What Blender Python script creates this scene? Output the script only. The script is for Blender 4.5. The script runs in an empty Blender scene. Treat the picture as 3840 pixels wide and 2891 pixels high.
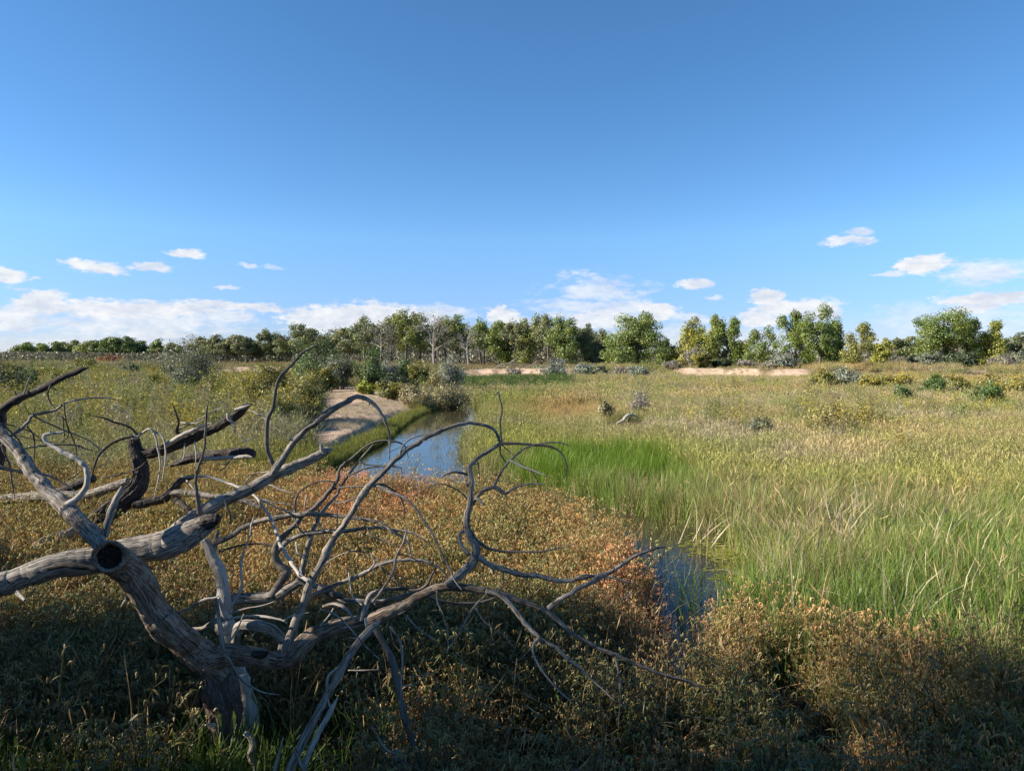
import bpy, math, random
import numpy as np
from mathutils import Vector, Matrix

# ------------------------------------------------------------------ camera, sky, sun, exposure
scene = bpy.context.scene
COL = scene.collection
rad = math.radians
F = 2642.0                      # focal length in pixels of the 3840 wide photograph
EYE = 3.3                       # eye height above the water
PITCH = math.atan(112.5 / F)

cam_d = bpy.data.cameras.new('camera')
cam_d.sensor_width = 36.0
cam_d.lens = 36.0 * F / 3840.0
cam_d.clip_start = 0.05
cam_d.clip_end = 9000
cam = bpy.data.objects.new('camera', cam_d)
COL.objects.link(cam)
cam.location = (0, 0, EYE)
cam.rotation_euler = (math.pi / 2 - PITCH, 0, 0)
scene.camera = cam

SUN_EL, SUN_TO = 29.0, 82.0     # height of the sun; bearing the light travels to (degrees right of straight ahead)
SKY_STRENGTH = 0.088
EXPOSURE = 1.1
scene.view_settings.view_transform = 'Standard'
scene.view_settings.look = 'None'
scene.view_settings.exposure = EXPOSURE
scene.view_settings.gamma = 1.0
scene.view_settings.use_curve_mapping = False
scene.render.engine = 'CYCLES'
scene.cycles.max_bounces = 6
scene.cycles.diffuse_bounces = 3
scene.cycles.glossy_bounces = 3
scene.cycles.transmission_bounces = 4
scene.cycles.transparent_max_bounces = 4
scene.cycles.use_denoising = True
scene.cycles.sample_clamp_indirect = 4.0

sun_d = bpy.data.lights.new('sun', 'SUN')
sun_d.energy = 5.0
sun_d.angle = rad(0.53)
sun_d.color = (1.0, 0.91, 0.78)
sun = bpy.data.objects.new('sun', sun_d)
COL.objects.link(sun)
_ld = Vector((math.sin(rad(SUN_TO)) * math.cos(rad(SUN_EL)), math.cos(rad(SUN_TO)) * math.cos(rad(SUN_EL)), -math.sin(rad(SUN_EL))))
sun.rotation_euler = _ld.to_track_quat('-Z', 'Y').to_euler()
sun.location = (-20, -20, 30)


def pix_dir(px, py):            # direction through a pixel of the 3840 px photograph
    cx, cy = (px - 1920) / F, -(py - 1445.5) / F
    s, c = math.sin(PITCH), math.cos(PITCH)
    return Vector((cx, c + cy * s, -s + cy * c))


def at(px, py, dist):           # the point at that distance ahead
    d = pix_dir(px, py)
    return Vector((0, 0, EYE)) + d * (dist / d.y)


V = 3840 / 2212.0               # layout notes were taken on a 2212 px wide view


def atv(u, v, dist):
    return at(u * V, v * V, dist)


class NT:
    """small helper for node trees"""
    def __init__(self, tree):
        self.t = tree
        tree.nodes.clear()

    def n(self, kind, **kw):
        nd = self.t.nodes.new(kind)
        for k, v in kw.items():
            if k.startswith('i_'):
                nd.inputs[k[2:].replace('_', ' ')].default_value = v
            elif k.startswith('x'):
                nd.inputs[int(k[1:])].default_value = v
            else:
                setattr(nd, k, v)
        return nd

    def l(self, a, b):
        self.t.links.new(a, b)

    def math(self, op, a, b=None, c=None, clamp=False):
        nd = self.t.nodes.new('ShaderNodeMath')
        nd.operation = op
        nd.use_clamp = clamp
        for i, v in enumerate((a, b, c)):
            if v is None:
                continue
            if isinstance(v, (int, float)):
                nd.inputs[i].default_value = v
            else:
                self.l(v, nd.inputs[i])
        return nd.outputs[0]

    def vmath(self, op, a, b=None):
        nd = self.t.nodes.new('ShaderNodeVectorMath')
        nd.operation = op
        for i, v in enumerate((a, b)):
            if v is None:
                continue
            if isinstance(v, (tuple, list)):
                nd.inputs[i].default_value = v
            else:
                self.l(v, nd.inputs[i])
        return nd.outputs['Value'] if op == 'LENGTH' else nd.outputs[0]

    def noise(self, vec, scale, detail=4, rough=0.5, dist=0.0):
        nd = self.n('ShaderNodeTexNoise')
        nd.inputs['Scale'].default_value = scale
        nd.inputs['Detail'].default_value = detail
        nd.inputs['Roughness'].default_value = rough
        nd.inputs['Distortion'].default_value = dist
        if vec is not None:
            self.l(vec, nd.inputs['Vector'])
        return nd

    def mix(self, fac, a, b, blend='MIX'):
        nd = self.n('ShaderNodeMix', data_type='RGBA', blend_type=blend)
        for sock, v in ((nd.inputs[0], fac), (nd.inputs[6], a), (nd.inputs[7], b)):
            if isinstance(v, (int, float)):
                sock.default_value = v
            elif isinstance(v, (tuple, list)):
                sock.default_value = (*v[:3], 1)
            else:
                self.l(v, sock)
        return nd.outputs[2]

    def ramp(self, fac, stops):
        nd = self.n('ShaderNodeValToRGB')
        el = nd.color_ramp.elements
        while len(el) < len(stops):
            el.new(0.5)
        for e, (p, c) in zip(el, stops):
            e.position = p
            e.color = (*c, 1) if len(c) == 3 else c
        self.l(fac, nd.inputs[0])
        return nd.outputs[0]

    def maprange(self, v, a, b, c=0.0, d=1.0, smooth=True):
        nd = self.n('ShaderNodeMapRange')
        nd.interpolation_type = 'SMOOTHSTEP' if smooth else 'LINEAR'
        self.l(v, nd.inputs[0])
        for i, x in zip((1, 2, 3, 4), (a, b, c, d)):
            nd.inputs[i].default_value = x
        return nd.outputs[0]


world = bpy.data.worlds.new('World')
scene.world = world
world.use_nodes = True
w = NT(world.node_tree)
sky = w.n('ShaderNodeTexSky', sky_type='NISHITA')
sky.sun_disc = False
sky.sun_elevation = rad(SUN_EL)
sky.sun_rotation = rad(SUN_TO + 180.0)
sky.altitude = 1200
sky.air_density = 1.0
sky.dust_density = 0.3
sky.ozone_density = 3.0
hsv = w.n('ShaderNodeHueSaturation')
hsv.inputs['Saturation'].default_value = 1.22
hsv.inputs['Value'].default_value = 1.0
w.l(sky.outputs[0], hsv.inputs['Color'])
tc = w.n('ShaderNodeTexCoord')
sx = w.n('ShaderNodeSeparateXYZ')
w.l(tc.outputs['Generated'], sx.inputs[0])
az = w.math('ARCTAN2', sx.outputs[0], sx.outputs[1])
el = w.math('ARCSINE', sx.outputs[2])
azel = w.n('ShaderNodeCombineXYZ')
w.l(az, azel.inputs[0]); w.l(el, azel.inputs[1])
st = w.vmath('MULTIPLY', azel.outputs[0], (1.0, 2.2, 1.0))
nA = w.noise(st, 16, 8, 0.62, 0.3)
nB = w.noise(st, 60, 7, 0.62)
stw = w.vmath('MULTIPLY', azel.outputs[0], (1.0, 5.5, 1.0))
nW = w.noise(stw, 9, 8, 0.6, 0.6)
warp = w.vmath('MULTIPLY', w.vmath('SUBTRACT', nA.outputs['Color'], (0.5, 0.5, 0.5)), (0.055, 0.026, 0.0))
warp2 = w.vmath('MULTIPLY', w.vmath('SUBTRACT', nB.outputs['Color'], (0.5, 0.5, 0.5)), (0.012, 0.008, 0.0))
pos = w.vmath('ADD', w.vmath('ADD', azel.outputs[0], warp), warp2)
fine = w.math('SUBTRACT', nB.outputs['Fac'], 0.5)
wisp = w.math('SUBTRACT', nW.outputs['Fac'], 0.5)
# clouds: view x, y, half width, half height, opacity, softness, wispiness
CLOUDS = [
    (15, 592, 55, 24, 0.9, .5, .3), (75, 601, 14, 6, .7, .8, .3), (30, 620, 30, 6, .5, .9, .3),
    (200, 577, 78, 17, .9, .5, .4), (325, 575, 66, 12, .8, .6, .5), (405, 550, 56, 12, .9, .6, .4),
    (540, 573, 24, 6, .6, .9, .4), (590, 576, 28, 5, .4, .9, .4), (488, 622, 32, 6, .7, .8, .3),
    (90, 655, 72, 34, .95, .35, .2), (40, 690, 70, 40, .8, .6, .3), (300, 672, 290, 25, .86, .5, .5),
    (500, 661, 190, 13, .85, .6, .6), (300, 700, 310, 40, .7, .9, .5), (480, 684, 90, 18, .7, .6, .5),
    (200, 750, 420, 36, .62, 1.0, .4), (340, 722, 80, 14, .8, .6, .3),
    (800, 694, 205, 44, .86, .4, .5), (700, 686, 110, 32, .8, .4, .3), (920, 674, 160, 20, .6, .9, .7),
    (1085, 684, 40, 20, .95, .35, .2), (1110, 700, 60, 20, .8, .5, .3),
    (1290, 628, 125, 46, .62, 1.0, 1.3), (1230, 660, 120, 30, .6, 1.0, 1.2), (1290, 690, 130, 30, .8, .7, .6), (1380, 664, 80, 18, .7, .8, .7),
    (1425, 676, 46, 24, .9, .4, .3), (1505, 613, 46, 14, .85, .6, .4), (1545, 642, 34, 9, .6, .7, .4), (1500, 690, 70, 16, .6, .8, .5),
    (1655, 640, 50, 18, .92, .4, .3), (1690, 664, 90, 20, .85, .5, .4), (1765, 668, 70, 30, .85, .5, .4), (1640, 690, 60, 26, .85, .5, .4), (1800, 655, 60, 10, .6, .7, .4),
    (1838, 519, 68, 10, .75, .7, .5), (1850, 501, 44, 8, .65, .8, .6),
    (1992, 575, 68, 24, .95, .4, .3), (1930, 594, 56, 9, .7, .7, .4), (2130, 590, 120, 30, .7, .9, .6), (2130, 645, 130, 24, .95, .5, .4), (2110, 668, 80, 14, .9, .5, .3),
    (2050, 690, 290, 50, .42, 1.0, .6), (1500, 735, 480, 42, .5, 1.0, .5), (2260, 620, 80, 60, .8, .8, .5),
    (-150, 640, 150, 70, .8, .7, .4), (2420, 650, 160, 60, .8, .7, .5),
]
mask = None
for (u, v, hw, hh, op, soft, wi) in CLOUDS:
    d = pix_dir(u * V, v * V).normalized()
    a0, e0 = math.atan2(d.x, d.y), math.asin(d.z)
    k = 1.0 / 1522.0
    ca = math.cos(a0)
    q = w.vmath('MULTIPLY', w.vmath('SUBTRACT', pos, (a0, e0, 0)), (1 / (hw * k * ca * ca), 1 / (hh * k * ca), 0))
    ln = w.vmath('LENGTH', q)
    val = w.math('SUBTRACT', 1.0, ln)
    val = w.math('ADD', val, w.math('ADD', w.math('MULTIPLY', fine, 1.1), w.math('MULTIPLY', wisp, wi * 2.2)))
    mk = w.maprange(val, -0.04, 0.06 + soft * 0.72, 0, min(1, op * 1.15))
    mask = mk if mask is None else w.math('MAXIMUM', mask, mk)
# the same kind of low clouds carries on round the horizon outside the frame
nG = w.noise(w.vmath('MULTIPLY', azel.outputs[0], (1.0, 3.0, 1.0)), 4.5, 8, 0.6, 0.3)
band = w.math('MULTIPLY', w.maprange(el, 0.0, 0.03), w.maprange(el, 0.2, 0.07))
side = w.maprange(w.math('ABSOLUTE', az), 0.72, 0.95)
gen = w.math('MULTIPLY', w.math('MULTIPLY', w.maprange(nG.outputs['Fac'], 0.5, 0.66, 0, .85), band), side)
mask = w.math('MAXIMUM', mask, gen)
cl_shade = w.maprange(w.math('ADD', nA.outputs['Fac'], w.math('MULTIPLY', nB.outputs['Fac'], 0.6)), 0.55, 1.05)
CB = 1.0 / SKY_STRENGTH / 2 ** EXPOSURE
cl_col = w.mix(cl_shade, tuple(CB * x for x in (0.66, 0.73, 0.86)), tuple(CB * x for x in (0.97, 0.985, 1.0)))
# clear dry air: less white at the horizon than the standard atmosphere
air = w.ramp(w.maprange(el, 0.0, 0.5, 0, 1, False), [(0.0, (0.50, 0.53, 0.80)), (0.12, (0.56, 0.63, 0.93)), (0.32, (0.95, 0.95, 1.0)), (1.0, (1.05, 1.0, 0.95))])
sky_tint = w.mix(1.0, hsv.outputs[0], air, 'MULTIPLY')
sky_col = w.mix(mask, sky_tint, cl_col)
bg = w.n('ShaderNodeBackground')
bg.inputs['Strength'].default_value = SKY_STRENGTH
w.l(sky_col, bg.inputs['Color'])
wo = w.n('ShaderNodeOutputWorld')
w.l(bg.outputs[0], wo.inputs['Surface'])


# ------------------------------------------------------------------ small helpers
def tag(o, label=None, cat=None, group=None, kind=None):
    if label: o['label'] = label
    if cat: o['category'] = cat
    if group: o['group'] = group
    if kind: o['kind'] = kind
    return o


def empty(name, loc, label, cat, group=None):
    o = bpy.data.objects.new(name, None)
    o.empty_display_size = 0.3
    COL.objects.link(o)
    o.location = loc
    return tag(o, label, cat, group)


def hash2(ix, iy, seed):
    h = np.sin(ix * 127.1 + iy * 311.7 + seed * 74.7) * 43758.5453
    return h - np.floor(h)


def vnoise(x, y, seed=0):
    ix, iy = np.floor(x), np.floor(y)
    fx, fy = x - ix, y - iy
    fx = fx * fx * (3 - 2 * fx); fy = fy * fy * (3 - 2 * fy)
    a, b = hash2(ix, iy, seed), hash2(ix + 1, iy, seed)
    c, d = hash2(ix, iy + 1, seed), hash2(ix + 1, iy + 1, seed)
    return (a * (1 - fx) + b * fx) * (1 - fy) + (c * (1 - fx) + d * fx) * fy


def fbm(x, y, seed=0, oct=4):
    s, a, t = 0.0, 0.5, 0.0
    for i in range(oct):
        s = s + a * vnoise(x, y, seed + i * 17.3)
        t += a
        a *= 0.5
        x, y = x * 2.03 + 5.1, y * 2.03 + 1.7
    return s / t


def sstep(a, b, x):
    t = np.clip((x - a) / (b - a), 0, 1)
    return t * t * (3 - 2 * t)


class MB:
    """collects vertices, faces, colours and grain coordinates for ONE mesh"""
    def __init__(self):
        self.v, self.f, self.c, self.g, self.nv = [], [], [], [], 0

    def add(self, v, f, c, g=None):
        v = np.asarray(v, float).reshape(-1, 3)
        c = np.asarray(c, float)
        if c.ndim == 1:
            c = np.tile(c, (len(v), 1))
        self.v.append(v); self.c.append(c)
        self.g.append(np.zeros_like(v) if g is None else np.asarray(g, float))
        for ff in (f if isinstance(f, list) else [f]):
            self.f.append(np.asarray(ff, int) + self.nv)
        self.nv += len(v)

    def mesh(self, name, mat, smooth=False):
        me = bpy.data.meshes.new(name)
        v = np.concatenate(self.v)
        me.vertices.add(len(v))
        me.vertices.foreach_set('co', v.ravel())
        loops = np.concatenate([f.ravel() for f in self.f])
        tot = np.concatenate([np.full(len(f), f.shape[1]) for f in self.f])
        start = np.concatenate([[0], np.cumsum(tot)[:-1]])
        me.loops.add(len(loops))
        me.loops.foreach_set('vertex_index', loops.astype(np.int32))
        me.polygons.add(len(tot))
        me.polygons.foreach_set('loop_start', start.astype(np.int32))
        me.polygons.foreach_set('loop_total', tot.astype(np.int32))
        me.polygons.foreach_set('use_smooth', np.full(len(tot), smooth))
        a = me.attributes.new('col', 'FLOAT_COLOR', 'POINT')
        c = np.concatenate(self.c)
        a.data.foreach_set('color', np.c_[c, np.ones(len(c))].ravel())
        a = me.attributes.new('grain', 'FLOAT_VECTOR', 'POINT')
        a.data.foreach_set('vector', np.concatenate(self.g).ravel())
        me.update(calc_edges=True)
        me.materials.append(mat)
        return me

    def build(self, name, mat, parent=None, smooth=False, loc=None):
        o = bpy.data.objects.new(name, self.mesh(name, mat, smooth))
        COL.objects.link(o)
        if parent is not None:
            o.parent = parent
        if loc is not None:
            o.location = loc
        return o


def frames(p):
    t = np.gradient(p, axis=0)
    t /= np.linalg.norm(t, axis=1, keepdims=True) + 1e-9
    n = np.zeros_like(p)
    a = np.array([0, 0, 1.0]) if abs(t[0, 2]) < 0.9 else np.array([1.0, 0, 0])
    x = np.cross(t[0], a); x /= np.linalg.norm(x)
    for i in range(len(p)):
        x = x - t[i] * np.dot(x, t[i])
        x /= np.linalg.norm(x) + 1e-9
        n[i] = x
    return t, n, np.cross(t, n)


def tube(mb, p, r, sides, col, disp=None, cap=True, seed=0.0):
    p = np.asarray(p, float); r = np.asarray(r, float)
    t, n, b = frames(p)
    th = np.arange(sides) * 2 * math.pi / sides
    ct, sn = np.cos(th), np.sin(th)
    ln = np.concatenate([[0], np.cumsum(np.linalg.norm(np.diff(p, axis=0), axis=1))])
    R = np.tile(r[:, None], (1, sides))
    if disp is not None:
        R = R * disp(th[None, :], ln[:, None], r[:, None])
    v = p[:, None, :] + R[:, :, None] * (ct[None, :, None] * n[:, None, :] + sn[None, :, None] * b[:, None, :])
    g = np.stack([R * ct[None, :], R * sn[None, :], np.tile(ln[:, None], (1, sides)) + seed], -1)
    m = len(p)
    i = np.arange(m - 1)[:, None] * sides
    j = np.arange(sides)[None, :]
    j2 = (j + 1) % sides
    quads = np.stack([i + j, i + j2, i + sides + j2, i + sides + j], -1).reshape(-1, 4)
    vv = v.reshape(-1, 3); gg = g.reshape(-1, 3)
    fs = [quads]
    if cap:
        vv = np.concatenate([vv, p[:1], p[-1:]])
        gg = np.concatenate([gg, [[0, 0, seed]], [[0, 0, seed + ln[-1]]]])
        k0, k1 = m * sides, m * sides + 1
        jj = np.arange(sides); jn = (jj + 1) % sides
        fs.append(np.stack([jn, jj, np.full(sides, k0)], -1))
        fs.append(np.stack([(m - 1) * sides + jj, (m - 1) * sides + jn, np.full(sides, k1)], -1))
    mb.add(vv, fs, col, gg)


def catmull(P, step):
    """resample control rows (x,y,z,r) with a Catmull-Rom curve"""
    P = np.asarray(P, float)
    Q = np.vstack([2 * P[0] - P[1], P, 2 * P[-1] - P[-2]])
    out = []
    for k in range(1, len(Q) - 2):
        seg = np.linalg.norm(Q[k + 1, :3] - Q[k, :3])
        m = max(2, int(seg / step))
        tt = np.linspace(0, 1, m, endpoint=False)[:, None]
        a, b_, c, d = Q[k - 1], Q[k], Q[k + 1], Q[k + 2]
        out.append(0.5 * (2 * b_ + (c - a) * tt + (2 * a - 5 * b_ + 4 * c - d) * tt ** 2 + (3 * b_ - a - 3 * c + d) * tt ** 3))
    out.append(Q[-2:-1])
    o = np.vstack(out)
    o[:, 3] = np.maximum(o[:, 3], 0.0012)
    return o


# ------------------------------------------------------------------ materials
def mat_new(name):
    m = bpy.data.materials.new(name)
    m.use_nodes = True
    return m, NT(m.node_tree)


def leaf_mat(name, source, trans=0.35, gloss=0.06, rough=0.5):
    """source: 'tint' = per-instance colour, 'object' = object colour"""
    m, t = mat_new(name)
    a = t.n('ShaderNodeAttribute', attribute_name='col')
    if source == 'tint':
        b = t.n('ShaderNodeAttribute', attribute_name='tint', attribute_type='INSTANCER').outputs['Color']
    else:
        b = t.n('ShaderNodeObjectInfo').outputs['Color']
    c = t.mix(1.0, a.outputs['Color'], b, 'MULTIPLY')
    df = t.n('ShaderNodeBsdfDiffuse'); t.l(c, df.inputs['Color'])
    tr = t.n('ShaderNodeBsdfTranslucent'); t.l(c, tr.inputs['Color'])
    mx = t.n('ShaderNodeMixShader'); mx.inputs[0].default_value = trans
    t.l(df.outputs[0], mx.inputs[1]); t.l(tr.outputs[0], mx.inputs[2])
    gl = t.n('ShaderNodeBsdfGlossy'); gl.inputs['Roughness'].default_value = rough
    gl.inputs['Color'].default_value = (0.8, 0.8, 0.8, 1)
    m2 = t.n('ShaderNodeMixShader')
    m2.inputs[0].default_value = gloss
    t.l(mx.outputs[0], m2.inputs[1]); t.l(gl.outputs[0], m2.inputs[2])
    o = t.n('ShaderNodeOutputMaterial'); t.l(m2.outputs[0], o.inputs[0])
    return m


def wood_mat(name, dark, mid, light, warm, crack=0.5, bump=0.5, scale=1.0):
    m, t = mat_new(name)
    a = t.n('ShaderNodeAttribute', attribute_name='grain').outputs['Vector']
    s1 = t.vmath('MULTIPLY', a, (1.0, 1.0, 0.07))
    n1 = t.noise(s1, 120 * scale, 6, 0.65, 0.4)
    n2 = t.noise(a, 9 * scale, 4, 0.6)
    n3 = t.noise(t.vmath('MULTIPLY', a, (1.0, 1.0, 0.06)), 42 * scale, 5, 0.6, 0.8)
    n4 = t.noise(a, 260 * scale, 3, 0.6)
    c = t.ramp(n1.outputs['Fac'], [(0.25, dark), (0.5, mid), (0.78, light)])
    c = t.mix(t.maprange(n2.outputs['Fac'], 0.42, 0.68, 0, 0.75), c, t.mix(1.0, c, tuple(x * 1.6 for x in warm), 'MULTIPLY'))
    ck = t.maprange(t.math('ABSOLUTE', t.math('SUBTRACT', n3.outputs['Fac'], 0.5)), 0.0, 0.035, crack, 0.0)
    c = t.mix(ck, c, tuple(x * 0.25 for x in dark))
    b = t.n('ShaderNodeBsdfPrincipled')
    b.inputs['Roughness'].default_value = 0.82
    b.inputs['Specular IOR Level'].default_value = 0.25
    t.l(c, b.inputs['Base Color'])
    h = t.math('SUBTRACT', t.math('ADD', n1.outputs['Fac'], t.math('MULTIPLY', n4.outputs['Fac'], 0.3)), t.math('MULTIPLY', ck, 1.2))
    bp = t.n('ShaderNodeBump'); bp.inputs['Strength'].default_value = bump; bp.inputs['Distance'].default_value = 0.006
    t.l(h, bp.inputs['Height']); t.l(bp.outputs[0], b.inputs['Normal'])
    o = t.n('ShaderNodeOutputMaterial'); t.l(b.outputs[0], o.inputs[0])
    return m


M_grey = wood_mat('weathered_grey_wood', (0.12, 0.105, 0.09), (0.29, 0.26, 0.225), (0.47, 0.43, 0.375), (0.46, 0.40, 0.33), 0.85, 0.9)
M_twig = wood_mat('dark_grey_twig', (0.06, 0.052, 0.046), (0.125, 0.11, 0.096), (0.24, 0.215, 0.185), (0.5, 0.46, 0.42), 0.4, 0.5)
M_pale = wood_mat('bleached_wood', (0.22, 0.20, 0.175), (0.40, 0.37, 0.33), (0.56, 0.53, 0.48), (0.58, 0.52, 0.45), 0.5, 0.5)
M_tan = wood_mat('bare_tan_wood', (0.09, 0.065, 0.048), (0.26, 0.205, 0.155), (0.48, 0.41, 0.33), (0.34, 0.25, 0.18), 0.85, 0.9)
M_bark = wood_mat('furrowed_bark', (0.05, 0.04, 0.033), (0.13, 0.105, 0.085), (0.27, 0.23, 0.19), (0.5, 0.42, 0.36), 0.6, 0.9)
M_darkbark = wood_mat('dark_bark', (0.022, 0.018, 0.016), (0.065, 0.054, 0.048), (0.16, 0.14, 0.12), (0.55, 0.48, 0.42), 0.7, 0.9)
M_rot = wood_mat('rotten_heartwood', (0.010, 0.008, 0.006), (0.035, 0.026, 0.02), (0.20, 0.17, 0.14), (0.5, 0.4, 0.3), 0.7, 1.0, 0.7)
M_trunk = wood_mat('tree_trunk_bark', (0.07, 0.06, 0.05), (0.14, 0.125, 0.11), (0.24, 0.22, 0.195), (0.55, 0.5, 0.45), 0.3, 0.5, 0.15)
M_deadtrunk = wood_mat('pale_dead_bark', (0.20, 0.18, 0.16), (0.32, 0.295, 0.27), (0.46, 0.44, 0.40), (0.55, 0.5, 0.45), 0.3, 0.5, 0.15)
M_leaf = leaf_mat('crown_leaves', 'object', 0.3, 0.05, 0.45)
M_plant = leaf_mat('marsh_plants', 'tint', 0.35, 0.05, 0.5)
M_reed = leaf_mat('reed_blades', 'tint', 0.35, 0.02, 0.5)
M_dry = leaf_mat('dry_grass', 'tint', 0.25, 0.02, 0.6)


# ------------------------------------------------------------------ terrain
def uu(x, y):                   # bearing as a column of the layout view
    return 1106 + 1522 * x / np.maximum(y, 0.05)


NE_U = [-3000, -200, 0, 300, 600, 700, 850, 1000, 1150, 1330, 1430, 1480, 1650, 1900, 2212, 2500, 5000]
NE_D = [17, 17, 17, 17.2, 16.6, 16, 15.1, 14.9, 14.3, 11.6, 9.0, 8.2, 7.9, 7.0, 6.3, 5.8, 5.0]


def near_edge(u):               # how far the weedy marsh in front reaches
    return np.interp(u, NE_U, NE_D)


def ud_poly(pts):
    return np.array([((u - 1106) / 1522 * d, d) for u, d in pts])


STREAM = ud_poly([(1006, 52), (955, 45), (908, 38), (860, 30), (828, 26), (775, 22.8), (715, 20.5), (670, 18.6), (600, 17.0), (700, 15.9), (850, 15.0),
                  (1000, 14.9), (1150, 14.6), (1330, 11.6), (1430, 9.0), (1480, 8.1), (1560, 8.0), (1610, 9.8), (1600, 11.2), (1550, 12.6), (1460, 13.7), (1370, 14.4), (1230, 16.4),
                  (1060, 19), (1003, 20.7), (985, 25.5), (1008, 30), (1040, 36.7), (1030, 46)])
BAR = ud_poly([(680, 20.8), (765, 24), (842, 32), (895, 42), (905, 55), (860, 62), (720, 66), (706, 58), (692, 45), (676, 30)])


def sdist(poly, x, y):          # signed distance, negative inside
    best = np.full(x.shape, 1e9)
    ins = np.zeros(x.shape, bool)
    n = len(poly)
    for i in range(n):
        x1, y1 = poly[i]; x2, y2 = poly[(i + 1) % n]
        dx, dy = x2 - x1, y2 - y1
        t = np.clip(((x - x1) * dx + (y - y1) * dy) / (dx * dx + dy * dy), 0, 1)
        best = np.minimum(best, np.hypot(x - x1 - t * dx, y - y1 - t * dy))
        cond = (y1 > y) != (y2 > y)
        xi = x1 + (y - y1) * dx / (dy if abs(dy) > 1e-9 else 1e-9)
        ins ^= cond & (x < xi)
    return np.where(ins, -best, best)


def bank_d(u):
    return 101 + 10 * (fbm(np.asarray(u) / 160.0, np.zeros_like(np.asarray(u, float)), 3) - 0.5) - 10 * sstep(1450, 1700, np.asarray(u, float))


def bank_vis(u):
    u = np.asarray(u, float)
    return np.clip(sstep(455, 480, u) * sstep(640, 610, u) + sstep(985, 1005, u) * sstep(1265, 1225, u) + sstep(1440, 1500, u) * sstep(1790, 1730, u) + .8 * sstep(2070, 2090, u) * sstep(2150, 2120, u), 0, 1)


# wet gaps between the weeds of the shaded foreground (x, y, radius)
GAPS = [(1.9, 8.1, .42), (1.78, 7.4, .34), (1.66, 6.7, .26), (2.45, 6.3, .30), (2.36, 5.65, .28), (2.2, 5.1, .24), (1.0, 6.2, .24), (1.35, 5.3, .24), (0.2, 5.4, .24), (-1.25, 5.3, .3), (0.75, 4.8, .2)]


def gap_near(x, y):
    q_ = np.full(np.shape(x), 99.0)
    for gx, gy, gr in GAPS:
        q_ = np.minimum(q_, np.hypot(x - gx, (y - gy) * .7) / gr)
    return q_


def gap_field(x, y):
    g = np.zeros(np.shape(x))
    for gx, gy, gr in GAPS:
        g = np.maximum(g, 1 - np.hypot(x - gx, y - gy) / gr)
    return g


def gh(x, y):
    x = np.asarray(x, float); y = np.asarray(y, float)
    d = np.hypot(x, y)
    u = np.clip(uu(x, y), -4000, 6000)
    front = y > 0.5
    ne = np.where(front, near_edge(u), 12)
    z = 0.10 + 0.10 * (fbm(x * 0.35, y * 0.35, 1) - 0.5)
    z = z + (0.30 * sstep(950, 650, u) + 0.22 * sstep(1000, 1400, u)) * sstep(ne + 1.5, ne + 16, y) * front
    marsh = sstep(ne + 0.6, ne - 0.6, y)
    zm = 0.035 + 0.22 * (fbm(x * 0.8, y * 0.8, 5) - 0.52) - 0.3 * np.clip(gap_field(x, y), 0, 1)
    z = z * (1 - marsh) + zm * marsh
    near = y < 110
    sb = sdist(BAR, x, y)
    z = np.where(near, z + 0.28 * sstep(1.5, -3.0, sb) + 0.05 * (fbm(x * 1.3, y * 1.3, 9) - 0.5) * (sb < 0), z)
    ss = sdist(STREAM, x, y)
    z = np.where(near, np.minimum(z, np.where(ss < 1.2, -0.32 + 0.42 * sstep(-0.8, 0.9, ss), 9)), z)
    bd = bank_d(u)
    far = sstep(60, 100, y) * 0.12 + sstep(bd - 1.0, bd + 2.5, y + 1.6 * (fbm(x * 0.4, y * 0.4, 12) - 0.5)) * (1.08 + 0.4 * (fbm(x * 0.06, y * 0.0, 8) - 0.5))
    far = far + 0.15 * sstep(105, 260, y) + 0.25 * (fbm(x * 0.05, y * 0.05, 4) - 0.5) * sstep(60, 110, y)
    z = z + np.where(front, far, 0)
    z = z + 0.35 * sstep(-3, -14, y)
    return z


def gz(x, y):
    return float(gh(np.array([x]), np.array([y]))[0])


ang = np.concatenate([np.linspace(-48, 48, 270), np.linspace(50, 310, 66)])
rng_r = np.concatenate([[0.0], np.geomspace(0.6, 14, 70), np.geomspace(14.3, 150, 180), np.geomspace(156, 6000, 36)])
A, R = np.meshgrid(np.radians(ang), rng_r)
gx, gy = R * np.sin(A), R * np.cos(A)
gzv = gh(gx, gy)
far_flat = sstep(300, 700, R)
gzv = gzv * (1 - far_flat) + far_flat * 1.6
U_ = np.clip(uu(gx, gy), -4000, 6000)
soil = np.array([0.075, 0.058, 0.040]); straw = np.array([0.185, 0.145, 0.078]); sand = np.array([0.60, 0.435, 0.335]); mud = np.array([0.035, 0.030, 0.022]); field = np.array([0.26, 0.205, 0.12])
k_marsh = sstep(near_edge(U_) + 1, near_edge(U_) - 1, gy) * (R < 40)
gc = straw[None, None, :] * (0.7 + 0.6 * fbm(gx * 0.6, gy * 0.6, 21)[..., None])
mixc = lambda c, k, b: c * (1 - k[..., None]) + b * k[..., None]
gc = mixc(gc, sstep(105, 125, R), field)
gc = mixc(gc, k_marsh, mud)
gc = mixc(gc, sstep(6, 2, gy) * (R < 60), soil)
sbv = sdist(BAR, gx, gy)
gc = mixc(gc, sstep(0.6, -0.8, sbv + 1.0 * (fbm(gx, gy, 31) - 0.5)) * (gy > 0), sand)
ssv = sdist(STREAM, gx, gy)
gc = mixc(gc, sstep(0.7, 0.0, ssv) * (gy > 0), mud)
bdv = bank_d(U_)
en = 5 * (fbm(gx * .25, gy * .25, 15) - .5)
kb = sstep(bdv - 7, bdv - 3, gy + en) * sstep(bdv + 5.5, bdv + 2.5, gy + en) * sstep(0.28, 0.48, fbm(U_ / 25.0, gy * .2, 14)) * bank_vis(U_) * (gy > 60)
gc = mixc(gc, kb, sand * 1.12)
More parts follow.
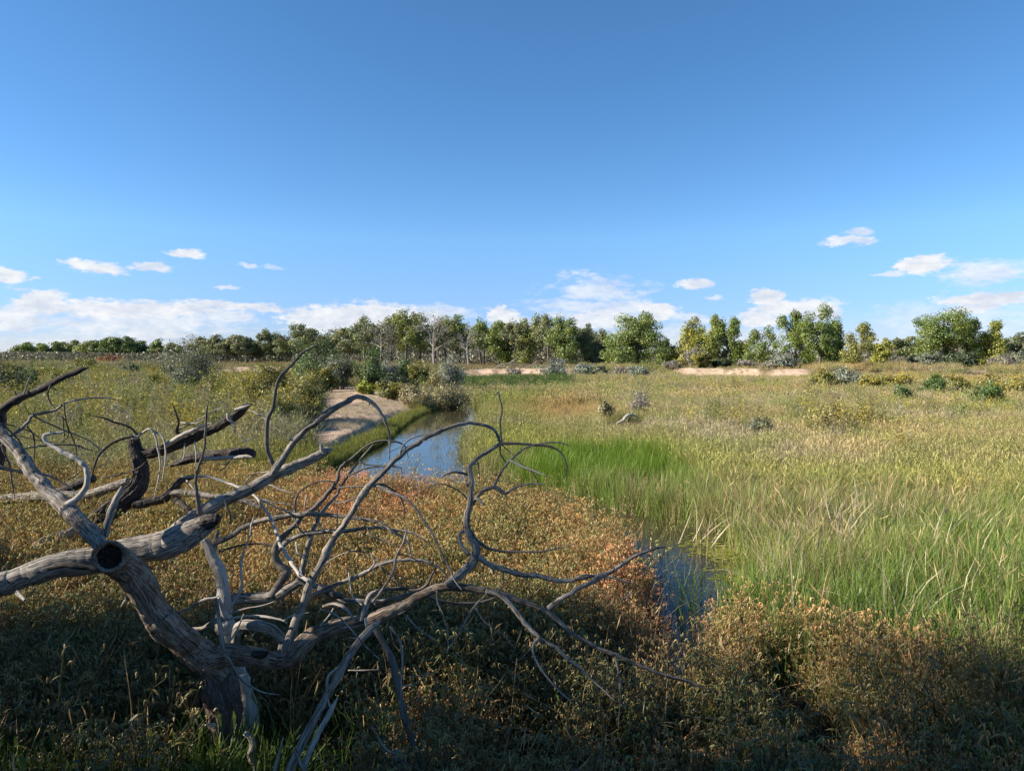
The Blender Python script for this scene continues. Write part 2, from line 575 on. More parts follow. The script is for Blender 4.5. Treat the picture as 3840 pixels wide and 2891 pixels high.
m_, k_ = gx.shape
idx = np.arange(m_ * k_).reshape(m_, k_)
q = np.stack([idx[:-1, :], np.roll(idx, -1, 1)[:-1, :], np.roll(idx, -1, 1)[1:, :], idx[1:, :]], -1).reshape(-1, 4)[:, ::-1]
gm = MB()
gm.add(np.stack([gx, gy, gzv], -1).reshape(-1, 3), q, gc.reshape(-1, 3))

M_ground, t = mat_new('earth_and_sand')
ga = t.n('ShaderNodeAttribute', attribute_name='col').outputs['Color']
gp = t.n('ShaderNodeNewGeometry').outputs['Position']
n1 = t.noise(gp, 1.7, 6, 0.65); n2 = t.noise(gp, 14, 5, 0.7); n3 = t.noise(gp, 0.12, 4, 0.6)
vor = t.n('ShaderNodeTexVoronoi'); vor.inputs['Scale'].default_value = 9.0; t.l(gp, vor.inputs['Vector'])
c = t.mix(1.0, ga, t.ramp(n1.outputs['Fac'], [(0.25, (0.55, 0.55, 0.55)), (0.55, (1, 1, 1)), (0.8, (1.25, 1.2, 1.12))]), 'MULTIPLY')
c = t.mix(1.0, c, t.ramp(n2.outputs['Fac'], [(0.3, (0.55, 0.52, 0.5)), (0.55, (1, 1, 1)), (0.75, (1.2, 1.2, 1.2))]), 'MULTIPLY')
c = t.mix(1.0, c, t.ramp(n3.outputs['Fac'], [(0.3, (0.8, 0.85, 0.75)), (0.7, (1.1, 1.05, 1.0))]), 'MULTIPLY')
b = t.n('ShaderNodeBsdfPrincipled'); b.inputs['Roughness'].default_value = 0.95; b.inputs['Specular IOR Level'].default_value = 0.1
t.l(c, b.inputs['Base Color'])
bp = t.n('ShaderNodeBump'); bp.inputs['Strength'].default_value = 0.9; bp.inputs['Distance'].default_value = 0.06
t.l(t.math('ADD', n2.outputs['Fac'], t.math('MULTIPLY', vor.outputs['Distance'], 0.5)), bp.inputs['Height']); t.l(bp.outputs[0], b.inputs['Normal'])
o = t.n('ShaderNodeOutputMaterial'); t.l(b.outputs[0], o.inputs[0])
tag(gm.build('ground', M_ground, smooth=True), 'marshy ground and dry meadow running out to the far tree line', 'ground', kind='structure')

M_water, t = mat_new('still_muddy_water')
gp = t.n('ShaderNodeNewGeometry').outputs['Position']
n1 = t.noise(t.vmath('MULTIPLY', gp, (1.0, 1.8, 1.0)), 1.1, 3, 0.5, 0.5); n2 = t.noise(gp, 6, 3, 0.5)
b = t.n('ShaderNodeBsdfPrincipled')
t.l(t.mix(n1.outputs['Fac'], (0.035, 0.032, 0.016), (0.055, 0.05, 0.022)), b.inputs['Base Color'])
b.inputs['Roughness'].default_value = 0.03; b.inputs['IOR'].default_value = 1.33
bp = t.n('ShaderNodeBump'); bp.inputs['Strength'].default_value = 0.05; bp.inputs['Distance'].default_value = 0.1
t.l(t.math('ADD', n1.outputs['Fac'], t.math('MULTIPLY', n2.outputs['Fac'], 0.25)), bp.inputs['Height']); t.l(bp.outputs[0], b.inputs['Normal'])
o = t.n('ShaderNodeOutputMaterial'); t.l(b.outputs[0], o.inputs[0])
wm = MB()
wx = np.linspace(-34, 34, 24); wy = np.linspace(-9, 62, 24)
X, Y = np.meshgrid(wx, wy)
ii = np.arange(X.size).reshape(X.shape)
wm.add(np.stack([X, Y, X * 0], -1).reshape(-1, 3), np.stack([ii[:-1, :-1], ii[:-1, 1:], ii[1:, 1:], ii[1:, :-1]], -1).reshape(-1, 4), (1, 1, 1))
tag(wm.build('stream_water', M_water, smooth=True), 'still stream water reflecting the blue sky between sandbar and reeds', 'stream', kind='structure')

# low hill far off to the right
hm = MB()
hx = np.linspace(230, 1500, 60); hy = np.linspace(560, 1000, 24)
X, Y = np.meshgrid(hx, hy)
hz = 19 * sstep(330, 620, X) * sstep(560, 720, Y) * (0.75 + 0.5 * fbm(X * 0.008, Y * 0.008, 41)) + 0.2
hz -= 3 * (1 - sstep(230, 340, X)) + 2 * (1 - sstep(560, 600, Y))
ii = np.arange(X.size).reshape(X.shape)
hm.add(np.stack([X, Y, hz], -1).reshape(-1, 3), np.stack([ii[:-1, :-1], ii[:-1, 1:], ii[1:, 1:], ii[1:, :-1]], -1).reshape(-1, 4), (0.24, 0.19, 0.13))
tag(hm.build('hill', M_ground, smooth=True), 'low dry brown hill far off at the right edge', 'hill', kind='structure')


# ------------------------------------------------------------------ trees and shrubs
def leaf_quads(rs, cen, size, col, up=0.35, out=None):
    """diamond shaped leaves at the given centres, turned roughly along out"""
    n = len(cen)
    nrm = rs.normal(size=(n, 3)); nrm[:, 2] += up
    if out is not None:
        nrm = nrm * 0.55 + out / (np.linalg.norm(out, axis=1, keepdims=True) + 1e-6) * 0.9
    nrm /= np.linalg.norm(nrm, axis=1, keepdims=True)
    a = np.cross(nrm, rs.normal(size=(n, 3))); a /= np.linalg.norm(a, axis=1, keepdims=True)
    b = np.cross(nrm, a)
    s = size * rs.uniform(0.6, 1.4, (n, 1))
    v = np.stack([cen - a * s, cen - b * s * 0.6 + nrm * s * 0.15, cen + a * s, cen + b * s * 0.6 + nrm * s * 0.15], 1).reshape(-1, 3)
    f = np.arange(4 * n).reshape(n, 4)
    return v, f, np.repeat(col, 4, axis=0)


def bent(p0, p1, k, rs, sag=0.0, wig=0.06):
    t = np.linspace(0, 1, k)[:, None]
    L = np.linalg.norm(p1 - p0)
    m = (p0 + p1) / 2 + np.array([0, 0, sag * L]) + rs.normal(size=3) * wig * L
    return (1 - t) ** 2 * p0 + 2 * t * (1 - t) * m + t ** 2 * p1


PAL = {  # relative leaf colours, mixed per clump
    'green': [(0.95, 1.05, 0.8), (1.15, 1.2, 0.9), (0.8, 0.85, 0.75)],
}


def make_tree(kind, H, W, rs, leaf, n_leaf, base_f=None):
    """returns trunk MB and crown MB, base at the origin"""
    tk, cr = MB(), MB()
    base_h = {'full': .07, 'plume': .08, 'open': .26, 'bare': .25, 'slender': .13, 'skirt': .02}[kind] * H
    if base_f is not None: base_h = base_f * H
    n_lobe = {'full': 11, 'plume': 10, 'open': 8, 'bare': 7, 'slender': 8, 'skirt': 12}[kind]
    lean = rs.normal(size=2) * 0.03 * H
    r0 = 0.022 * H + 0.02
    stems = 1 if kind not in ('open', 'bare') else int(rs.randint(1, 3))
    tops = []
    for s in range(stems):
        off = rs.normal(size=2) * 0.04 * H * (stems > 1)
        top = np.array([lean[0] + off[0] * 2, lean[1] + off[1] * 2, H * (0.78 if kind != 'open' else .66)])
        p = bent(np.array([off[0], off[1], -0.25]), top, 9, rs, 0, 0.05 if kind != 'open' else .1)
        tube(tk, p, np.linspace(r0, r0 * 0.22, 9), 7, (1, 1, 1))
        tops.append(p)
    multi = kind in ('full', 'plume', 'slender', 'skirt')
    lead = []
    if multi:
        nl = {'full': 5, 'plume': 4, 'slender': 3, 'skirt': 5}[kind]
        for s in range(nl):
            a_ = s * 2 * math.pi / nl + rs.uniform(-.5, .5)
            sp_ = W * .5 * rs.uniform(.35, .62) * (0.55 if s == 0 else 1)
            e = np.array([lean[0] + sp_ * math.cos(a_), lean[1] + sp_ * math.sin(a_), H * (0.93 if s == 0 else rs.uniform(.62, .92))])
            p = bent(tops[0][rs.randint(1, 4)], e, 8, rs, .02, .05)
            tube(tk, p, np.linspace(r0 * .55, r0 * .1, 8), 5, (1, 1, 1))
            lead.append(p)
        n_lobe = nl * 4
    clumps = []
    for i in range(n_lobe):
        st = tops[i % stems]
        fz = (i + 0.5) / n_lobe
        az_ = i * 2.4 + rs.uniform(-.5, .5)
        # crown profile: widest around 45 % of the crown
        hz_ = base_h + (H - base_h) * (0.18 + 0.72 * fz)
        prof = math.sin(math.pi * min(1, 0.22 + 0.70 * fz)) ** 0.8
        rr = 0.5 * W * prof * rs.uniform(0.55, 0.9)
        if fz > 0.85: rr *= 0.35
        c0 = np.array([lean[0] + rr * math.cos(az_), lean[1] + rr * math.sin(az_), hz_])
        if multi:
            L_ = lead[i % len(lead)]
            q_ = [.08, .34, .64, .93][i // len(lead)] + rs.uniform(-.08, .06)
            c0 = np.array([np.interp(q_ * 7, np.arange(8), L_[:, c_]) for c_ in range(3)])
            out_ = c0[:2] - lean
            out_ = out_ / (np.linalg.norm(out_) + .01) * W * (.30, .18, .10, .0)[i // len(lead)]
            c0[:2] += out_ + rs.normal(size=2) * W * .05
            c0[2] = max(c0[2] - (.06 * H if i < len(lead) else 0), base_h + .1 * H)
            hz_ = c0[2]
        k = int(np.clip(np.searchsorted(st[:, 2], hz_ - 0.22 * H * rs.uniform(.6, 1.2)), 2, len(st) - 1))
        limb = bent(st[k], c0, 6, rs, 0.05, 0.08)
        tube(tk, limb, np.linspace(r0 * 0.45, r0 * 0.12, 6), 5, (1, 1, 1))
        lw = W * rs.uniform(0.17, 0.27); lh = H * rs.uniform(0.10, 0.19) * (1.35 if kind in ('plume', 'slender') else 1)
        if multi:
            tp = i // len(lead) == 3
            lw = W * rs.uniform(.09, .14) if tp else W * rs.uniform(.15, .22); lh = H * rs.uniform(.10, .15)
        nc = int(rs.randint(10, 16))
        for j in range(nc):
            q_ = rs.normal(size=3); q_ /= np.linalg.norm(q_)
            q_ *= rs.uniform(0.35, 1.0) ** 0.5
            c1 = c0 + q_ * np.array([lw, lw, lh])
            c1[2] = max(c1[2], base_h * 0.9)
            sp = limb[rs.randint(2, 6)]
            tube(tk, bent(sp, c1, 3, rs, 0.04, 0.1), np.linspace(r0 * 0.13, r0 * 0.03, 3), 3, (1, 1, 1), cap=False)
            if kind in ('bare', 'open'):
                for _ in range(4 if kind == 'bare' else 1):
                    e = c1 + rs.normal(size=3) * 0.05 * H + np.array([0, 0, .03 * H])
                    tube(tk, bent(limb[rs.randint(3, 6)] if rs.rand() < .3 else c1 * .6 + sp * .4, e, 3, rs, .05, .1), np.linspace(r0 * 0.07, r0 * 0.02, 3), 3, (1, 1, 1), cap=False)
            clumps.append(c1)
    clumps = np.array(clumps)
    if n_leaf:
        per = max(3, n_leaf // len(clumps))
        cen, colr, outw = [], [], []
        mid = np.array([lean[0], lean[1], base_h + .4 * (H - base_h)])
        for c1 in clumps:
            m = int(per * rs.uniform(0.45, 1.6))
            s = np.array([W * 0.075, W * 0.075, H * 0.045]) * rs.uniform(0.7, 1.35)
            g_ = rs.normal(size=(m, 3))
            g_ *= np.clip(1.25 / (np.linalg.norm(g_, axis=1, keepdims=True) + .01), 0, 1)
            g_ *= s * 1.15
            g_[:, 2] -= 0.25 * np.linalg.norm(g_[:, :2], axis=1)
            cen.append(c1 + g_)
            o_ = (c1 - mid) / (np.linalg.norm(c1 - mid) + .01)
            outw.append(g_ / (s * 1.2) + o_ * .8)
            br = rs.uniform(0.82, 1.2)
            base = np.array([br, br * rs.uniform(0.97, 1.05), br * rs.uniform(0.75, 1.05)])
            if rs.rand() < 0.10:
                base = base * np.array([1.45, 1.25, 0.8])
            colr.append(base * rs.uniform(0.85, 1.15, (m, 1)))
        cen = np.concatenate(cen); colr = np.concatenate(colr)
        cr.add(*leaf_quads(rs, cen, leaf, colr, 0.5, np.concatenate(outw)))
    return tk, cr


TREES = [
    # u, top y, distance, width px, kind, colour, label
    (62, 742, 185, 70, 'skirt', 'g1', 'leftmost round green tree of the far left tree line'),
    (108, 741, 180, 62, 'skirt', 'g1', 'second tree from the left in the far left tree line, low and rounded'),
    (150, 738, 185, 60, 'skirt', 'g2', 'yellowish green rounded tree in the far left tree line above the rust bush'),
    (188, 735, 175, 62, 'full', 'g2', 'light olive tree with a low fork left of the dark dense pair'),
    (228, 729, 170, 66, 'skirt', 'g3', 'tall dark green tree, left one of the dense pair in the left tree line'),
    (268, 727, 170, 74, 'skirt', 'g3', 'tallest dark green dense tree of the far left tree line'),
    (302, 738, 175, 60, 'skirt', 'g3', 'dark green tree at the right shoulder of the dense pair'),
    (342, 736, 172, 54, 'full', 'g1', 'round bright green tree left of the silvery bush'),
    (372, 744, 165, 50, 'open', 'g4', 'thin tree showing just over the silvery bush at its left'),
    (415, 724, 160, 58, 'bare', 'bare', 'bare twiggy dead tree rising behind the silvery bush'),
    (440, 734, 155, 56, 'open', 'g4', 'grey green open tree just right of the silvery bush'),
    (478, 728, 150, 62, 'open', 'g4', 'grey green tree with many thin stems above the sandy bank'),
    (512, 726, 150, 60, 'open', 'g4', 'grey green leaning tree in the middle of the thin stemmed row'),
    (543, 736, 152, 56, 'open', 'g5', 'low grey green tree at the right of the thin stemmed row'),
    (578, 716, 150, 46, 'open', 'g5', 'narrow tree with a tufted top standing clear of the row'),
    (606, 736, 150, 58, 'open', 'g4', 'drab low tree left of the tall dark topped tree'),
    (645, 706, 140, 84, 'open', 'g5', 'tall open dark topped tree behind the curved branch tip'),
    (700, 732, 145, 60, 'open', 'g4', 'dull green tree peeping over the left end of the willow thicket'),
    (752, 716, 140, 64, 'open', 'g4', 'olive tree over the thicket, leftmost of the central grove'),
    (790, 690, 135, 70, 'open', 'g5', 'tree with dark leafy tips at the left end of the central grove'),
    (822, 694, 130, 84, 'bare', 'bare', 'grey half dead tree with spreading bare limbs left in the grove'),
    (848, 686, 140, 66, 'open', 'g4', 'leafy tree between the half dead tree and the crooked trunk'),
    (876, 678, 132, 66, 'open', 'g2', 'crooked trunked tree with light green leaves in the central grove'),
    (905, 680, 140, 64, 'open', 'g5', 'dark leaved tall tree beside the bare spreading tree'),
    (938, 682, 128, 84, 'bare', 'bare', 'bare spreading dead tree with a forked pale trunk'),
    (968, 692, 142, 64, 'open', 'g2', 'green tree filling the gap behind the two dead trees'),
    (992, 690, 142, 58, 'open', 'g1', 'green tree between the forked dead tree and the white dead tree'),
    (1014, 708, 122, 56, 'bare', 'pale', 'small white barked dead tree at the edge of the grove'),
    (1040, 694, 140, 66, 'open', 'g1', 'green tree just right of the white dead tree'),
    (1078, 690, 138, 70, 'full', 'g1', 'tall rounded tree near the middle of the central grove'),
    (1112, 696, 136, 62, 'open', 'g4', 'muted green tree right of the white cloud in the grove'),
    (1146, 686, 136, 70, 'full', 'g2', 'light green tall tree over the fallen grey limbs'),
    (1186, 688, 132, 68, 'open', 'g4', 'olive tree with slim trunks under the wispy cloud'),
    (1222, 684, 128, 82, 'full', 'g1', 'broad tall tree with yellowing lower leaves at the right of the grove'),
    (1262, 700, 132, 66, 'full', 'g5', 'dark tree at the right shoulder of the central grove'),
    (1296, 716, 136, 60, 'skirt', 'g5', 'low dark tree left of the big cottonwood'),
    (1378, 672, 112, 138, 'skirt', 'g6', 'big broad cottonwood standing alone right of the grove'),
    (1436, 735, 122, 50, 'skirt', 'g3', 'small dark tree under the right side of the big cottonwood'),
    (1486, 694, 122, 76, 'full', 'y1', 'yellow green cottonwood at the left of the trio'),
    (1532, 684, 120, 74, 'plume', 'y2', 'middle cottonwood of the yellow green trio'),
    (1574, 680, 118, 74, 'plume', 'g6', 'right and tallest cottonwood of the yellow green trio'),
    (1608, 734, 126, 50, 'full', 'y2', 'small tree in the gap right of the trio'),
    (1646, 704, 114, 62, 'slender', 'g1', 'slender upright tree with a ragged top'),
    (1718, 676, 112, 78, 'plume', 'g6', 'tall pointed cottonwood at the left of the big clump'),
    (1770, 668, 108, 84, 'plume', 'g6', 'broad double topped cottonwood in the middle of the big clump'),
    (1806, 684, 112, 56, 'plume', 'g6', 'shorter cottonwood on the right flank of the big clump'),
    (1852, 696, 98, 76, 'slender', 'y3', 'small dark trunked tree with orange and yellow leaves'),
    (1900, 730, 120, 46, 'full', 'y4', 'small yellow green tree right of the orange tinged one'),
    (1938, 736, 150, 50, 'open', 'g5', 'far olive tree in the gap left of the grand cottonwood'),
    (1966, 732, 150, 46, 'open', 'g4', 'far grey green tree against the left of the grand cottonwood'),
    (2038, 668, 112, 128, 'full', 'g6', 'grand wide cottonwood at the right with a pale leaning limb'),
    (2090, 690, 116, 74, 'full', 'g3', 'dark cottonwood tucked against the right of the grand one'),
    (2140, 698, 112, 76, 'full', 'y4', 'yellow green cottonwood right of the grand dark one'),
    (2200, 724, 118, 56, 'open', 'g5', 'grey green tree at the right edge before the hill'),
    (2262, 722, 118, 70, 'open', 'g5', 'grey green tree just past the right edge before the hill'),
]
TINT = {'g1': (0.175, 0.225, 0.055), 'g2': (0.215, 0.24, 0.062), 'g3': (0.12, 0.165, 0.04), 'g4': (0.205, 0.215, 0.10), 'g5': (0.155, 0.18, 0.075), 'g6': (0.165, 0.22, 0.05),
        'y1': (0.30, 0.29, 0.05), 'y2': (0.24, 0.27, 0.05), 'y3': (0.21, 0.215, 0.044), 'y4': (0.30, 0.31, 0.054), 'bare': (0.22, 0.21, 0.14), 'pale': (0.27, 0.25, 0.18)}


def place_tree(u, top, d, wpx, kind, tint, label, seed, dense=1.0, group='trees of the far tree line'):
    rs = np.random.RandomState(seed)
    x, y = (u - 1106) / 1522 * d, d
    z0 = gz(x, y)
    ztop = atv(u, top, d).z
    H = (ztop - z0) * 1.05
    W = wpx / 1522 * d * 1.0
    n_leaf = {'full': 8500, 'plume': 8500, 'skirt': 9500, 'open': 6000, 'bare': 300, 'slender': 5000}[kind] * dense
    n_leaf = int(n_leaf * (wpx / 72) ** 1.3)
    tk, cr = make_tree(kind, H, W, rs, 0.135 * d / 120, int(n_leaf * 1.1))
    root = empty('dead_tree' if kind == 'bare' else 'cottonwood_tree', (x, y, z0), label, 'tree', group)
    tk.build('trunk', M_deadtrunk if kind == 'bare' else M_trunk, root, smooth=True)
    if n_leaf > 0:
        c = cr.build('crown', M_leaf, root)
        c.color = (*TINT[tint], 1)
    return root


for i, a in enumerate(TREES):
    place_tree(*a, seed=100 + i)

# second row that fills the depth of the grove: nothing in view tells these apart
rs0 = np.random.RandomState(5)
for i in range(34):
    if i < 20:
        u = 690 + i * 31 + rs0.uniform(-9, 9); top = 712 + rs0.uniform(-8, 10)
    elif i < 26:
        u = 420 + (i - 20) * 42 + rs0.uniform(-9, 9); top = 748 + rs0.uniform(-6, 8)
    else:
        u = 60 + (i - 26) * 42; top = 752 + rs0.uniform(-6, 6)
    place_tree(u, top, 172 + rs0.uniform(-8, 10) + (30 if i >= 26 else 0), 66, 'open' if i < 26 else 'skirt', ['g4', 'g5', 'g5'][i % 3],
               'thin olive tree in the back row of the grove, mostly hidden by nearer trees', 400 + i, 0.35, 'trees in the back row of the grove')

# brushy undergrowth closing the foot of the woods
def far_brush():
    rs = np.random.RandomState(31)
    mb = MB()
    n = 80000
    u = np.concatenate([rs.uniform(-500, 1330, n * 3 // 4), rs.uniform(1300, 2900, n // 4)])
    y = rs.uniform(150, 240, len(u)); x = (u - 1106) / 1522 * y
    top = 1.6 + 3.6 * fbm(x * .07, y * .03, 33) * np.where(u < 640, .35, np.where(u < 1330, 1.25, .7))
    z = gh(x, y) + top * rs.rand(len(u)) ** .8
    f = fbm(x * .12, y * .06, 34); br = rs.uniform(.7, 1.15, len(u))
    c = (np.array([.105, .11, .05])[None] * (1 - f[:, None]) + np.array([.20, .18, .125])[None] * f[:, None]) * br[:, None]
    mb.add(*leaf_quads(rs, np.stack([x, y, z], -1), .30, c, .2))
    o = mb.build('undergrowth', M_leaf)
    o.color = (1, 1, 1, 1)
    tag(o, 'dull grey green undergrowth closing the foot of the far woods', 'undergrowth', kind='stuff')


far_brush()

SHRUB_TINT = {'olive': (0.165, 0.185, 0.12), 'sage': (0.235, 0.26, 0.20), 'willow': (0.105, 0.165, 0.04), 'rabbit': (0.27, 0.25, 0.06), 'tan': (0.33, 0.285, 0.15), 'dark': (0.06, 0.085, 0.03),
              'bare': (0.26, 0.23, 0.185), 'rust': (0.26, 0.12, 0.055), 'lime': (0.30, 0.33, 0.03), 'gold': (0.30, 0.25, 0.07), 'moss': (0.19, 0.195, 0.05)}
SHRUBS = [
    (588, 776, 905, 37, 110, 'moss', 'tall soft yellow green bush behind the curved branch, left of the sandbar'),
    (664, 806, 930, 30, 92, 'moss', 'yellow green bush against the left edge of the sandbar'),
    (528, 796, 920, 33, 100, 'rabbit', 'yellowish bush above the splintered tip of the dark broken limb'),
    (456, 800, 890, 40, 84, 'moss', 'olive bush just in front of the large silver green bush at its right'),
    (250, 796, 850, 60, 86, 'rabbit', 'yellow brush in the middle of the left meadow'),
    (130, 800, 862, 52, 76, 'moss', 'olive brush above the dark branch tip at the left'),
    (330, 808, 872, 46, 62, 'moss', 'olive bush just in front of the large silver green bush at its left'),
    (700, 790, 850, 54, 60, 'moss', 'yellow green bush under the bright sapling thicket'),
    # u, top y, base y, distance, width px, kind, label
    (405, 738, 856, 46, 122, 'olive', 'large rounded silver green bush in the left meadow'),
    (12, 752, 850, 38, 96, 'dark', 'dark green leafy bush cut by the left edge'),
    (62, 780, 850, 44, 50, 'willow', 'small green bush beside the dark bush at the left edge'),
    (235, 766, 800, 120, 60, 'rust', 'rust brown bush below the far left trees'),
    (180, 772, 812, 95, 70, 'moss', 'olive yellow bush left of the rust brown bush'),
    (290, 782, 812, 85, 50, 'dark', 'small dark green bush in front of the left tree line'),
    (345, 790, 820, 80, 44, 'rabbit', 'yellow rabbitbrush left of the large silver green bush'),
    (100, 790, 836, 70, 90, 'moss', 'low yellowish brush near the left edge'),
    (500, 795, 850, 52, 100, 'rabbit', 'pale yellow green brush right of the large silver bush'),
    (548, 786, 872, 42, 100, 'rabbit', 'yellow green brush at the foot of the curved branch'),
    (632, 808, 940, 29, 130, 'rabbit', 'tall yellow flowered brush beside the sandbar'),
    (600, 850, 950, 27, 90, 'moss', 'olive brush in front of the yellow flowered brush'),
    (690, 722, 838, 62, 100, 'willow', 'bright green sapling thicket at the left of the central shrubs'),
    (655, 756, 840, 66, 70, 'willow', 'green sapling left of the thicket by the curved branch'),
    (735, 760, 846, 58, 80, 'olive', 'grey green bush over the dark hollow at the sandbar head'),
    (800, 745, 842, 58, 70, 'willow', 'leafy green sapling in the middle of the central shrubs'),
    (835, 768, 840, 60, 60, 'sage', 'silvery bush between two green saplings'),
    (868, 765, 840, 62, 60, 'willow', 'bright green sapling right of the silvery bush'),
    (850, 800, 846, 57, 70, 'dark', 'dark low bush under the central saplings'),
    (905, 780, 845, 60, 60, 'moss', 'olive bush left of the blue grey bush by the stream head'),
    (968, 756, 852, 56, 78, 'sage', 'blue grey bush at the head of the stream'),
    (940, 792, 868, 48, 46, 'gold', 'golden brush in front of the blue grey bush'),
    (970, 815, 884, 44, 80, 'tan', 'straw coloured rounded brush overhanging the stream head'),
    (900, 818, 880, 42, 80, 'tan', 'tan brush on the sandbar left of the stream head'),
    (845, 824, 868, 46, 70, 'moss', 'olive tan brush at the back of the sandbar'),
    (790, 822, 858, 50, 44, 'lime', 'lime green weed clump on the sandbar'),
    (1195, 775, 826, 88, 62, 'sage', 'silver green bush on the bank right of the far reeds'),
    (1262, 782, 822, 92, 50, 'sage', 'pale silver bush second along the bank'),
    (1292, 788, 822, 94, 40, 'olive', 'grey green bush under the right side of the grove'),
    (1378, 788, 826, 86, 56, 'sage', 'silver bush in front of the big cottonwood'),
    (1338, 790, 822, 92, 40, 'bare', 'twiggy grey bush left of the big cottonwood foot'),
    (1450, 778, 800, 105, 44, 'bare', 'grey twiggy bush at the foot of the big cottonwood'),
    (1500, 744, 796, 108, 56, 'bare', 'bare grey thicket under the left of the yellow green trio'),
    (1515, 760, 800, 104, 44, 'moss', 'mossy green bush in front of the yellow green trio'),
    (1555, 772, 800, 105, 50, 'dark', 'dark bush at the foot of the tallest of the trio'),
    (1612, 775, 802, 104, 44, 'bare', 'grey brown bush between the trio and the slender tree'),
    (1692, 762, 806, 100, 66, 'sage', 'pale silver green bush left of the big clump'),
    (1660, 782, 806, 100, 44, 'bare', 'twiggy dull bush under the slender tree'),
    (1832, 792, 842, 58, 66, 'sage', 'silver leafed bush in front of the orange tinged tree'),
    (1780, 800, 842, 56, 60, 'moss', 'yellow green bush left of the silver leafed bush in the right meadow'),
    (1880, 806, 850, 54, 60, 'rabbit', 'yellow brush right of the silver leafed bush'),
    (1925, 800, 842, 58, 90, 'rabbit', 'broad yellowish brush row in the right meadow'),
    (1950, 822, 880, 42, 40, 'willow', 'small green sapling in the right meadow'),
    (2020, 806, 860, 48, 60, 'willow', 'green sapling by the yellow brush at right'),
    (2060, 806, 850, 52, 70, 'moss', 'olive brush near the right edge of the meadow'),
    (2130, 818, 890, 39, 80, 'willow', 'spreading green sapling toward the right edge'),
    (2190, 800, 862, 46, 80, 'rabbit', 'yellow brush cut by the right edge'),
    (2140, 800, 846, 56, 60, 'gold', 'golden brush behind the spreading green sapling'),
    (2000, 758, 800, 98, 74, 'olive', 'grey green bush under the grand cottonwood at its left'),
    (2072, 750, 806, 96, 84, 'dark', 'dark spiky bush in front of the grand cottonwood'),
    (2165, 766, 800, 100, 60, 'bare', 'grey bush left of the hill at the right edge'),
    (2205, 752, 802, 100, 54, 'olive', 'grey olive bush at the foot of the hill by the right edge'),
    (1642, 896, 962, 24, 66, 'olive', 'small grey green bush alone in the right meadow'),
    (1522, 882, 924, 32, 52, 'sage', 'grey sage bush left of the lone bush in the right meadow'),
    (1428, 908, 936, 30, 30, 'sage', 'small blue green sage right of the driftwood'),
    (1382, 838, 910, 33, 50, 'bare', 'pinkish dry weed bush behind the driftwood'),
    (1308, 860, 920, 32, 40, 'tan', 'pale dry weed bush left of the driftwood'),
    (1800, 850, 960, 25, 110, 'gold', 'tall golden weeds in the middle of the right meadow'),
    (1880, 870, 950, 27, 80, 'gold', 'second patch of golden weeds right of the tallest patch'),
    (1110, 790, 815, 100, 40, 'bare', 'heap of grey brush at the foot of the grove'),
]


def make_shrub(kind, H, W, rs, leaf, n):
    st, fo = MB(), MB()
    loose = kind in ('rabbit', 'tan', 'gold', 'bare', 'moss')
    ns = 16 if kind != 'bare' else 30
    tips = []
    for i in range(ns):
        a_ = rs.uniform(0, 2 * math.pi); q_ = math.sqrt(rs.uniform(0, 1))
        r_ = 0.5 * W * q_
        zt = H * (1 - 0.55 * q_ ** 2.2) * rs.uniform(0.78, 1.0)
        b0 = np.array([math.cos(a_), math.sin(a_), 0]) * r_ * 0.35
        e = np.array([math.cos(a_) * r_, math.sin(a_) * r_, zt])
        p = bent(b0 - np.array([0, 0, .1]), e, 6, rs, 0.12, 0.06)
        tube(st, p, np.linspace(0.012 * H + .004, 0.002 * H + .001, 6), 4, (1, 1, 1))
        for j in range(7 if kind != 'bare' else 10):
            k = rs.randint(1, 5)
            e2 = p[k] + rs.normal(size=3) * np.array([.13 * W, .13 * W, .10 * H]) + np.array([0, 0, .12 * H])
            e2[2] = min(max(e2[2], 0.04 * H), H * 1.03)
            pp = bent(p[k], e2, 4, rs, 0.08, 0.1)
            tube(st, pp, np.linspace(0.004 * H + .002, 0.001 * H + .001, 4), 3, (1, 1, 1), cap=False)
            tips.append((pp, p))
    cen, colr = [], []
    per = max(2, n // len(tips))
    for pp, p in tips:
        m = int(per * rs.uniform(.4, 1.6)) + 1
        tt = rs.uniform(0.1, 1.08, m)[:, None]
        c_ = pp[0] + (pp[-1] - pp[0]) * tt + rs.normal(size=(m, 3)) * np.array([.05 * W, .05 * W, .04 * H])
        c_[:, 2] = np.maximum(c_[:, 2], 0.02)
        cen.append(c_)
        br = rs.uniform(.75, 1.3)
        cc = np.array([br, br, br * rs.uniform(.75, 1.1)])
        if kind in ('rabbit', 'moss') and rs.rand() < .35:
            cc = cc * np.array([1.35, 1.15, .6])
        colr.append(cc * rs.uniform(.7, 1.3, (m, 1)))
    cen = np.concatenate(cen); colr = np.concatenate(colr)
    fo.add(*leaf_quads(rs, cen, leaf, colr, 0.3 if not loose else 0.0, (cen - np.array([0, 0, .35 * H])) / np.array([W, W, H])))
    return st, fo


for i, (u, top, base, d, wpx, kind, label) in enumerate(SHRUBS):
    rs = np.random.RandomState(900 + i)
    x, y = (u - 1106) / 1522 * d, d
    z0 = gz(x, y)
    H = max(0.35, atv(u, top, d).z - z0)
    W = wpx / 1522 * d * 1.02
    st, fo = make_shrub(kind, H, W, rs, 0.72 * d / 705 + 0.014, {'bare': 1300, 'gold': 2000}.get(kind, {'moss': 6500, 'olive': 7500}.get(kind, 4000) if 'small' not in label else 2800))
    root = empty('shrub', (x, y, z0), label, 'bush', 'bushes of the meadows and banks')
    st.build('stem', M_trunk if kind not in ('bare', 'sage') else M_deadtrunk, root, smooth=True)
    f_ = fo.build('foliage', M_leaf, root)
    f_.color = (*SHRUB_TINT[kind], 1)

